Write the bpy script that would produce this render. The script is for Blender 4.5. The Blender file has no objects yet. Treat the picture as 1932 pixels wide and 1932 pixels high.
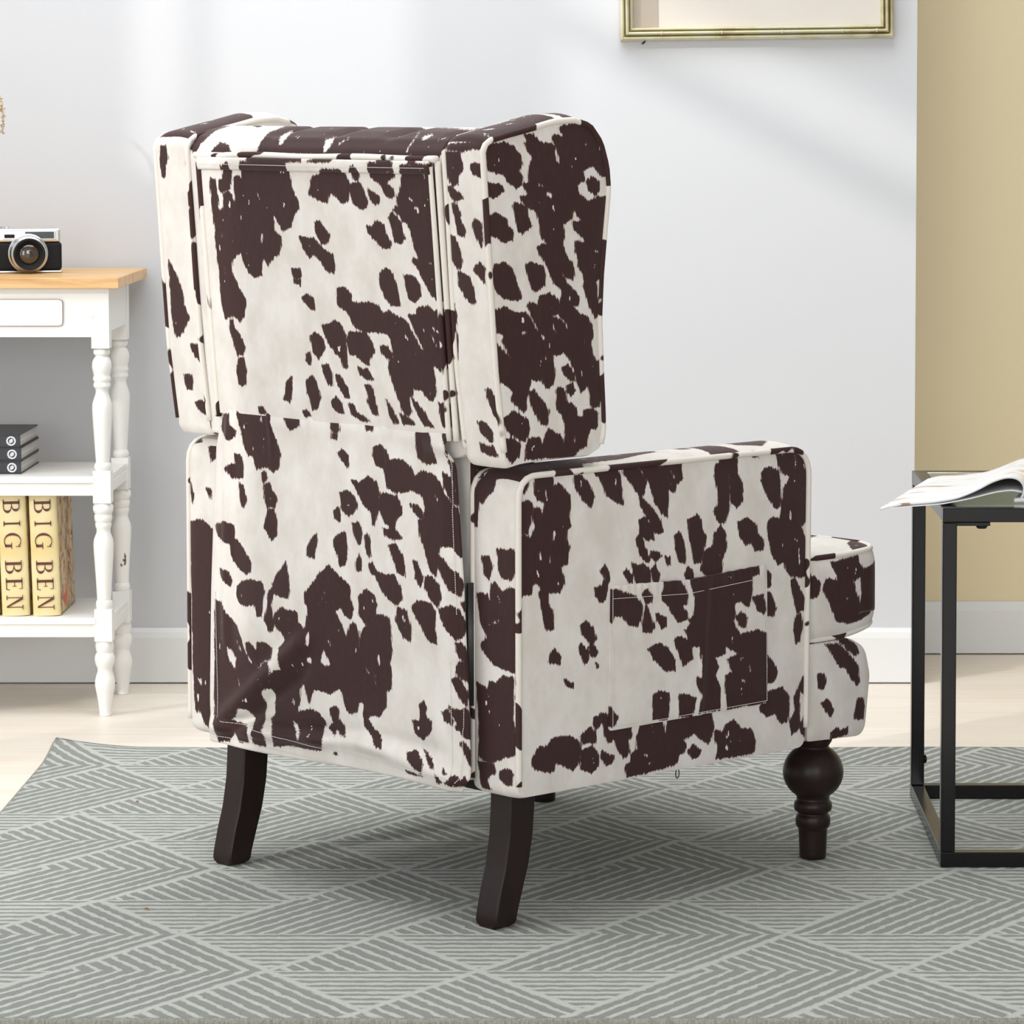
import bpy, bmesh, math, random
import numpy as np
from mathutils import Vector, Matrix

SC = bpy.context.scene
COL = SC.collection
PI = math.pi
R_ = math.radians

# ------------------------------------------------------------------ camera
cam_d = bpy.data.cameras.new('camera')
cam = bpy.data.objects.new('camera', cam_d)
COL.objects.link(cam)
cam.location = (0, 0, 1.08)
cam.rotation_euler = (R_(86.0), 0, 0)
cam_d.sensor_width = 36.0
cam_d.lens = 6480.0 / 1932.0 * 36.0
cam_d.shift_x = (966 - 1150) / 1932.0
cam_d.shift_y = -(966 - (190 + 6480 * math.tan(R_(4.0)))) / 1932.0
cam_d.clip_end = 60
cam_d.dof.use_dof = True
cam_d.dof.focus_distance = 4.6
cam_d.dof.aperture_fstop = 64.0
SC.camera = cam

# ------------------------------------------------------------------ world and light
SC.view_settings.view_transform = 'Standard'
SC.view_settings.look = 'None'
SC.view_settings.gamma = 1.0
SC.view_settings.use_curve_mapping = False
SC.view_settings.exposure = 0.0
SC.cycles.use_denoising = True
w = bpy.data.worlds.new('sky')
SC.world = w
w.use_nodes = True
bg = w.node_tree.nodes['Background']
bg.inputs[0].default_value = (0.93, 0.96, 1.0, 1)
bg.inputs[1].default_value = 1.15

def lamp(name, kind, loc, rot, energy, color, **kw):
    d = bpy.data.lights.new(name, kind)
    d.energy = energy
    d.color = color
    for k, v in kw.items():
        setattr(d, k, v)
    o = bpy.data.objects.new(name, d)
    o.location = loc
    o.rotation_euler = rot
    COL.objects.link(o)
    return o

def aim(o, d):
    o.rotation_euler = Vector(d).to_track_quat('-Z', 'Y').to_euler()

SUN_DIR = Vector((0.70, 0.60, -0.36))
sun = lamp('sun', 'SUN', (-4, 2, 4), (0, 0, 0), 1.15, (1.0, 0.97, 0.93), angle=R_(1.1))
aim(sun, SUN_DIR)
# daylight through the windows of the left wall
l1 = lamp('window_daylight', 'AREA', (-2.72, 3.7, 1.35), (0, 0, 0), 14, (0.93, 0.97, 1.0), shape='RECTANGLE', size=2.5, size_y=2.2)
aim(l1, (1, 0.05, -0.12))
l2 = lamp('front_left_fill', 'AREA', (-2.4, -0.6, 1.25), (0, 0, 0), 78, (0.96, 0.98, 1.0), shape='RECTANGLE', size=2.4, size_y=2.2)  # added fill lamp at front left; the wall has no opening here
aim(l2, (0.50, 1, 0.0))

l3 = lamp('rear_right_fill', 'AREA', (1.3, -2.3, 1.7), (0, 0, 0), 75, (0.98, 0.99, 1.0), shape='RECTANGLE', size=2.2, size_y=1.8)  # fill lamp added behind the camera to lift the right-facing sides
aim(l3, (-0.2, 1, -0.05))

l4 = lamp('overhead_fill', 'AREA', (-0.6, 4.9, 2.70), (0, 0, 0), 70, (0.95, 0.98, 1.0), shape='RECTANGLE', size=2.6, size_y=2.2)  # soft overhead light added for floor and rug; the ceiling is closed

# ------------------------------------------------------------------ helpers
def mat(name, color=(0.8, 0.8, 0.8), rough=0.5, metal=0.0, spec=0.5):
    m = bpy.data.materials.new(name)
    m.use_nodes = True
    p = m.node_tree.nodes['Principled BSDF']
    p.inputs['Base Color'].default_value = (*color, 1)
    p.inputs['Roughness'].default_value = rough
    p.inputs['Metallic'].default_value = metal
    p.inputs['Specular IOR Level'].default_value = spec
    return m

class G:
    """tiny wrapper for building node graphs"""
    def __init__(s, m):
        s.t = m.node_tree; s.p = s.t.nodes['Principled BSDF']
    def n(s, typ, **kw):
        x = s.t.nodes.new(typ)
        for k, v in kw.items():
            setattr(x, k, v)
        return x
    def l(s, a, b):
        s.t.links.new(a, b)
    def m(s, op, a, b=None, c=None, clamp=False):
        x = s.t.nodes.new('ShaderNodeMath'); x.operation = op; x.use_clamp = clamp
        for i, v in enumerate((a, b, c)):
            if v is None: continue
            if isinstance(v, (int, float)): x.inputs[i].default_value = v
            else: s.l(v, x.inputs[i])
        return x.outputs[0]
    def coord(s, scale=(1, 1, 1), rot=(0, 0, 0)):
        tc = s.n('ShaderNodeTexCoord'); mp = s.n('ShaderNodeMapping')
        mp.inputs['Scale'].default_value = scale
        mp.inputs['Rotation'].default_value = rot
        s.l(tc.outputs['Object'], mp.inputs[0])
        return mp.outputs[0]
    def noise(s, vec, scale=1, detail=2, rough=0.5, dist=0.0):
        x = s.n('ShaderNodeTexNoise')
        x.inputs['Scale'].default_value = scale
        x.inputs['Detail'].default_value = detail
        x.inputs['Roughness'].default_value = rough
        x.inputs['Distortion'].default_value = dist
        s.l(vec, x.inputs['Vector'])
        return x.outputs[0]
    def ramp(s, fac, stops, interp='LINEAR'):
        x = s.n('ShaderNodeValToRGB'); cr = x.color_ramp; cr.interpolation = interp
        while len(cr.elements) < len(stops): cr.elements.new(0.5)
        for e, (pos, c) in zip(cr.elements, stops):
            e.position = pos
            e.color = (*c, 1) if len(c) == 3 else c
        s.l(fac, x.inputs[0])
        return x.outputs[0]
    def mix(s, fac, a, b):
        x = s.n('ShaderNodeMix', data_type='RGBA')
        if isinstance(fac, (int, float)): x.inputs[0].default_value = fac
        else: s.l(fac, x.inputs[0])
        for v, i in ((a, 6), (b, 7)):
            if isinstance(v, tuple): x.inputs[i].default_value = (*v, 1)
            else: s.l(v, x.inputs[i])
        return x.outputs[2]
    def bump(s, h, strength=0.3, dist=0.001):
        x = s.n('ShaderNodeBump')
        x.inputs['Strength'].default_value = strength
        x.inputs['Distance'].default_value = dist
        s.l(h, x.inputs['Height']); s.l(x.outputs[0], s.p.inputs['Normal'])
    def color(s, c):
        s.l(c, s.p.inputs['Base Color'])

def mesh_obj(name, verts, faces, material=None, parent=None, smooth=False, attr=None):
    me = bpy.data.meshes.new(name)
    if isinstance(verts, np.ndarray): verts = verts.tolist()
    me.from_pydata(verts, [], faces)
    me.update()
    if smooth:
        me.polygons.foreach_set('use_smooth', [True] * len(me.polygons))
    if attr is not None:
        a = me.attributes.new('cow', 'FLOAT', 'POINT')
        a.data.foreach_set('value', np.asarray(attr, dtype=np.float32))
    o = bpy.data.objects.new(name, me)
    if material: me.materials.append(material)
    COL.objects.link(o)
    if parent: o.parent = parent
    return o

class MB:
    """collects simple solids into one mesh"""
    def __init__(s): s.v = []; s.f = []; s.mi = []
    def add(s, v, f, mi=0):
        o = len(s.v); s.v += [tuple(p) for p in v]
        s.f += [tuple(i + o for i in q) for q in f]; s.mi += [mi] * len(f)
        return s
    def box(s, x0, x1, y0, y1, z0, z1, mi=0, M=None):
        v = [(x, y, z) for z in (z0, z1) for y in (y0, y1) for x in (x0, x1)]
        if M is not None: v = [tuple(M @ Vector(p)) for p in v]
        return s.add(v, [(0, 2, 3, 1), (4, 5, 7, 6), (0, 1, 5, 4), (2, 6, 7, 3), (0, 4, 6, 2), (1, 3, 7, 5)], mi)
    def tube(s, pts, r, n=8, closed=False, mi=0):
        pts = [Vector(p) for p in pts]; N = len(pts)
        rr = r if isinstance(r, (list, tuple)) else [r] * N
        rings = []; up = None
        for i, p in enumerate(pts):
            a = pts[(i - 1) % N] if (i > 0 or closed) else pts[i]
            b = pts[(i + 1) % N] if (i < N - 1 or closed) else pts[i]
            t = (b - a).normalized()
            if up is None:
                up = t.orthogonal().normalized()
            up = (up - t * up.dot(t)).normalized()
            q = t.cross(up)
            rings.append([p + (up * math.cos(2 * PI * k / n) + q * math.sin(2 * PI * k / n)) * rr[i] for k in range(n)])
        v = [p for rg in rings for p in rg]; f = []
        for i in range(N if closed else N - 1):
            j = (i + 1) % N
            sh = 0
            if closed and j == 0:
                sh = min(range(n), key=lambda k: (rings[i][0] - rings[0][k]).length)
            for k in range(n):
                f.append((i * n + k, i * n + (k + 1) % n, j * n + (k + 1 + sh) % n, j * n + (k + sh) % n))
        if not closed:
            f.append(tuple(range(n - 1, -1, -1))); f.append(tuple((N - 1) * n + k for k in range(n)))
        return s.add(v, f, mi)
    def lathe(s, prof, c=(0, 0, 0), n=32, mi=0, M=None):
        v = []; f = []
        for r, z in prof:
            for k in range(n):
                p = Vector((r * math.cos(2 * PI * k / n), r * math.sin(2 * PI * k / n), z))
                if M is not None: p = M @ p
                v.append(p + Vector(c))
        for i in range(len(prof) - 1):
            for k in range(n):
                f.append((i * n + k, i * n + (k + 1) % n, (i + 1) * n + (k + 1) % n, (i + 1) * n + k))
        f.append(tuple(range(n - 1, -1, -1))); f.append(tuple((len(prof) - 1) * n + k for k in range(n)))
        return s.add(v, f, mi)
    def build(s, name, mats, parent=None, smooth=False, bevel=0.0, seg=2, autosmooth=None):
        if not isinstance(mats, (list, tuple)): mats = [mats]
        o = mesh_obj(name, s.v, s.f, None, parent, smooth)
        for m in mats: o.data.materials.append(m)
        o.data.polygons.foreach_set('material_index', s.mi)
        bm = bmesh.new(); bm.from_mesh(o.data); bmesh.ops.recalc_face_normals(bm, faces=bm.faces); bm.to_mesh(o.data); bm.free()
        if autosmooth is not None:
            o.data.polygons.foreach_set('use_smooth', [True] * len(o.data.polygons))
            bm = bmesh.new(); bm.from_mesh(o.data)
            for e in bm.edges:
                if len(e.link_faces) == 2 and e.calc_face_angle(0) > R_(autosmooth): e.smooth = False
            bm.to_mesh(o.data); bm.free()
        if bevel:
            b = o.modifiers.new('bevel', 'BEVEL'); b.width = bevel; b.segments = seg; b.limit_method = 'ANGLE'; b.angle_limit = R_(40)
        return o

def tag(o, label=None, cat=None, group=None, kind=None):
    if label: o['label'] = label
    if cat: o['category'] = cat
    if group: o['group'] = group
    if kind: o['kind'] = kind
    return o

def thing(name, loc, label, cat, rotz=0.0, group=None):
    o = bpy.data.objects.new(name, None); COL.objects.link(o)
    o.location = loc; o.rotation_euler = (0, 0, rotz); o.empty_display_size = 0.05
    return tag(o, label, cat, group)

# ------------------------------------------------------------------ room materials
M_wall = mat('white_wall_paint', (0.585, 0.59, 0.605), 0.85, spec=0.3)
g = G(M_wall); g.bump(g.noise(g.coord((1, 1, 1)), 220, 3), 0.08, 0.0006)
M_beige = mat('beige_wall_paint', (0.78, 0.67, 0.44), 0.85, spec=0.3)
g = G(M_beige); g.bump(g.noise(g.coord((1, 1, 1)), 220, 3), 0.08, 0.0006)
M_trim = mat('white_trim_paint', (0.72, 0.72, 0.71), 0.45)
g = G(M_trim); g.bump(g.noise(g.coord((2, 2, 60)), 8, 2), 0.05, 0.0005)

M_floor = mat('pale_wood_floor', (0.7, 0.6, 0.5), 0.42)
g = G(M_floor)
br = g.n('ShaderNodeTexBrick'); br.offset = 0.37; br.offset_frequency = 2
tc = g.n('ShaderNodeTexCoord'); g.l(tc.outputs['Object'], br.inputs['Vector'])
br.inputs['Color1'].default_value = (0.78, 0.69, 0.59, 1); br.inputs['Color2'].default_value = (0.84, 0.77, 0.68, 1)
br.inputs['Mortar'].default_value = (0.60, 0.48, 0.37, 1)
br.inputs['Scale'].default_value = 1.0; br.inputs['Mortar Size'].default_value = 0.0012
br.inputs['Mortar Smooth'].default_value = 0.3; br.inputs['Bias'].default_value = 0.0
br.inputs['Brick Width'].default_value = 1.3; br.inputs['Row Height'].default_value = 0.14
gr = g.noise(g.coord((1.2, 22, 1)), 3, 5, 0.6, 0.6)
gc = g.ramp(gr, [(0.3, (0.74, 0.64, 0.53)), (0.7, (0.88, 0.82, 0.74))])
g.color(g.mix(0.45, br.outputs['Color'], gc))
g.bump(gr, 0.05, 0.0005)

# ------------------------------------------------------------------ room
WY, RY, CX = 6.33, 6.667, 0.565          # back wall, recessed wall, corner
def struct(o): return tag(o, kind='structure')
struct(MB().box(-2.6, 2.6, -2.6, 6.9, -0.08, 0.0).build('floor', M_floor))
struct(MB().box(-2.6, 2.6, -2.6, 6.9, 2.75, 2.85).build('ceiling', M_wall))
struct(MB().box(-2.6, CX, WY, 6.9, 0, 2.75).build('wall_back', M_wall))
struct(MB().box(CX, 2.6, RY, 6.9, 0, 2.75).build('wall_recess', M_beige))
struct(MB().box(2.6, 2.72, -2.6, 6.9, 0, 2.75).build('wall_right', M_wall))
def board(name, x0, x1, y, end=False):
    m = MB(); prof = [(0, 0.003), (-0.014, 0.003), (-0.014, 0.086), (-0.011, 0.096), (-0.006, 0.1035), (0, 0.1035)]
    v = [(x, y + a, b) for x in (x0, x1) for a, b in prof]; n = len(prof)
    m.add(v, [(i, (i + 1) % n, n + (i + 1) % n, n + i) for i in range(n)] + [tuple(range(n)), tuple(range(2 * n - 1, n - 1, -1))])
    return struct(m.build(name, M_trim))
board('baseboard_back', -2.6, CX + 0.014, WY)
board('baseboard_recess', CX + 0.0, 2.6, RY)
# left wall with two window openings
wins = [(2.84, 4.185, 0.10, 2.69), (4.378, 4.728, 0.30, 2.69), (4.733, 4.856, 1.84, 2.69)]
m = MB(); ys = [-2.6]
for y0, y1, z0, z1 in wins:
    m.box(-2.64, -2.6, ys[-1], y0, 0, 2.75); m.box(-2.64, -2.6, y0, y1, 0, z0); m.box(-2.64, -2.6, y0, y1, z1, 2.75); ys.append(y1)
m.box(-2.64, -2.6, ys[-1], 6.9, 0, 2.75)
struct(m.build('wall_left', M_wall))
for i, (y0, y1, z0, z1) in enumerate(wins):
    m = MB(); t = 0.006
    m.box(-2.635, -2.605, y0, y0 + t, z0, z1); m.box(-2.635, -2.605, y1 - t, y1, z0, z1)
    m.box(-2.635, -2.605, y0 + t, y1 - t, z0, z0 + t); m.box(-2.635, -2.605, y0 + t, y1 - t, z1 - t, z1)
    if i == 0: m.box(-2.635, -2.605, y0 + t, y1 - t, 2.50, 2.555)
    struct(m.build('window_%d' % (i + 1), M_trim))

# ------------------------------------------------------------------ rug
RX0, RX1, RY0, RY1, RZ = -0.915, 1.45, 3.945, 5.626, 0.012
CELL, ROW, ROWY = 0.2595, 0.1872, 3.975
M_rug = mat('grey_green_rug_pile', rough=0.95, spec=0.1)
g = G(M_rug)
tc = g.n('ShaderNodeTexCoord')
wn = g.n('ShaderNodeTexNoise'); wn.inputs['Scale'].default_value = 55; wn.inputs['Detail'].default_value = 3
g.l(tc.outputs['Object'], wn.inputs['Vector'])
sb = g.n('ShaderNodeVectorMath', operation='SUBTRACT'); g.l(wn.outputs['Color'], sb.inputs[0]); sb.inputs[1].default_value = (0.5, 0.5, 0.5)
sc_ = g.n('ShaderNodeVectorMath', operation='SCALE'); g.l(sb.outputs[0], sc_.inputs[0]); sc_.inputs['Scale'].default_value = 0.011
ad = g.n('ShaderNodeVectorMath', operation='ADD'); g.l(tc.outputs['Object'], ad.inputs[0]); g.l(sc_.outputs[0], ad.inputs[1])
sp = g.n('ShaderNodeSeparateXYZ'); g.l(ad.outputs[0], sp.inputs[0])
X, Y = sp.outputs[0], sp.outputs[1]
yy = g.m('DIVIDE', g.m('SUBTRACT', Y, ROWY), ROW)
row = g.m('MAXIMUM', g.m('FLOOR', yy), 0.0); t = g.m('SUBTRACT', yy, row)
offs = [-0.29, 0.098, -0.030, 0.3545, -0.03, -0.158, 0.2425, -0.165, -0.283, -0.39, -0.26]
fac = g.m('DIVIDE', g.m('ADD', row, 1.5), 11.0)
ox = g.ramp(fac, [(max(0, i / 11.0), (o + 0.5,) * 3) for i, o in enumerate(offs)], 'CONSTANT')
oxv = g.m('SUBTRACT', ox, 0.5)
s_ = g.m('DIVIDE', g.m('SUBTRACT', X, oxv), CELL)
ht = g.m('MULTIPLY', t, 0.5)
A = g.m('SUBTRACT', g.m('ADD', s_, ht), 0.5)
B = g.m('ADD', g.m('SUBTRACT', s_, ht), 0.5)
fA, fB = g.m('FLOOR', A), g.m('FLOOR', B)
up = g.m('LESS_THAN', fA, g.m('SUBTRACT', fB, 0.5))
k3 = g.m('FLOORED_MODULO', fB, 3.0)
slash = g.m('LESS_THAN', k3, 0.5)
frac = lambda v: g.m('SUBTRACT', v, g.m('FLOOR', v))
def tri(v, n, ph=0.0):          # 0 at line centre .. 1
    q = frac(g.m('ADD', g.m('MULTIPLY', v, n), ph))
    return g.m('MULTIPLY', g.m('ABSOLUTE', g.m('SUBTRACT', q, 0.5)), 2.0)   # 1 at integer
tA, tB, tT = tri(A, 10), tri(B, 10), tri(t, 9)
lerp = lambda f, a, b: g.m('ADD', g.m('MULTIPLY', f, b), g.m('MULTIPLY', g.m('SUBTRACT', 1.0, f), a))
base = lerp(up, tT, tA)                       # up: \ stripes ; down: horizontal
val = lerp(slash, base, tB)
thr = lerp(g.m('MAXIMUM', up, slash), 0.46, 0.62)
stripe = g.m('SUBTRACT', val, thr)
eA, eB, eT = tri(A, 1), tri(B, 1), tri(t, 1)   # 1 at cell edges
eA = g.m('SUBTRACT', g.m('SUBTRACT', eA, 0.945), g.m('MULTIPLY', slash, 2.0))      # a slanted panel of two triangles has no seam inside
edge = g.m('MAXIMUM', eA, g.m('SUBTRACT', eB, 0.945))
lightv = g.m('MAXIMUM', stripe, g.m('MULTIPLY', edge, 6.0))
lf = g.m('ADD', g.m('MULTIPLY', lightv, 4.5), 0.5, clamp=True)
pile = g.noise(tc.outputs['Object'], 420, 3, 0.7)
pv = g.m('MULTIPLY_ADD', pile, 0.50, 0.75)
big = g.noise(tc.outputs['Object'], 6, 3)
dark = g.mix(big, (0.270, 0.285, 0.262), (0.303, 0.310, 0.282))
col = g.mix(lf, dark, (0.535, 0.545, 0.505))
mul = g.n('ShaderNodeVectorMath', operation='SCALE'); g.l(col, mul.inputs[0]); g.l(pv, mul.inputs['Scale'])
g.color(mul.outputs[0])
g.bump(g.m('ADD', g.m('MULTIPLY', lf, 0.7), g.m('MULTIPLY', pile, 0.9)), 0.9, 0.003)

nx, ny = 160, 110
vx = np.linspace(RX0, RX1, nx + 1); vy = np.linspace(RY0, RY1, ny + 1)
gx, gy = np.meshgrid(vx, vy, indexing='ij')
def rug_z(x, y):                      # the far left corner is curled up a little
    d = np.hypot(x - RX0, y - RY1)
    z = RZ + 0.016 * np.clip(1 - d / 0.16, 0, 1) ** 2
    z = z + 0.0012 * np.sin(x * 9 + y * 5) * np.clip((y - 5.4) * 4, 0, 1)
    return z
gz = rug_z(gx, gy)
top = np.stack([gx.ravel(), gy.ravel(), gz.ravel()], 1)
bot = top.copy(); bot[:, 2] = np.where(gz.ravel() > RZ + 0.002, top[:, 2] - 0.010, 0.001)
nyy = ny + 1; N = len(top)
F = []
for i in range(nx):
    for j in range(ny):
        a = i * nyy + j; F.append((a, a + nyy, a + nyy + 1, a + 1))
        F.append((N + a, N + a + 1, N + a + nyy + 1, N + a + nyy))
ring = [i * nyy for i in range(nx + 1)] + [nx * nyy + j for j in range(1, nyy)] + [i * nyy + ny for i in range(nx - 1, -1, -1)] + [j for j in range(ny - 1, 0, -1)]
for a, b in zip(ring, ring[1:] + ring[:1]): F.append((a, N + a, N + b, b))
rug = mesh_obj('area_rug', np.vstack([top, bot]), F, M_rug, None, True)
tag(rug, 'large grey green rug with chevron and striped triangle weave under the armchair', 'rug')
M_bind = mat('grey_rug_binding', (0.30, 0.30, 0.26), 0.9, spec=0.1)
g = G(M_bind); nz = g.noise(g.coord((400, 400, 40)), 1, 2)
g.color(g.ramp(nz, [(0.3, (0.20, 0.20, 0.17)), (0.7, (0.33, 0.33, 0.29))])); g.bump(nz, 0.5, 0.001)
pts = []
for i in ring:
    p = top[i]; pts.append((p[0], p[1], p[2] - 0.006))
MB().tube(pts, 0.0058, 8, closed=True).build('rug_binding', M_bind, rug, smooth=True)

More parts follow.
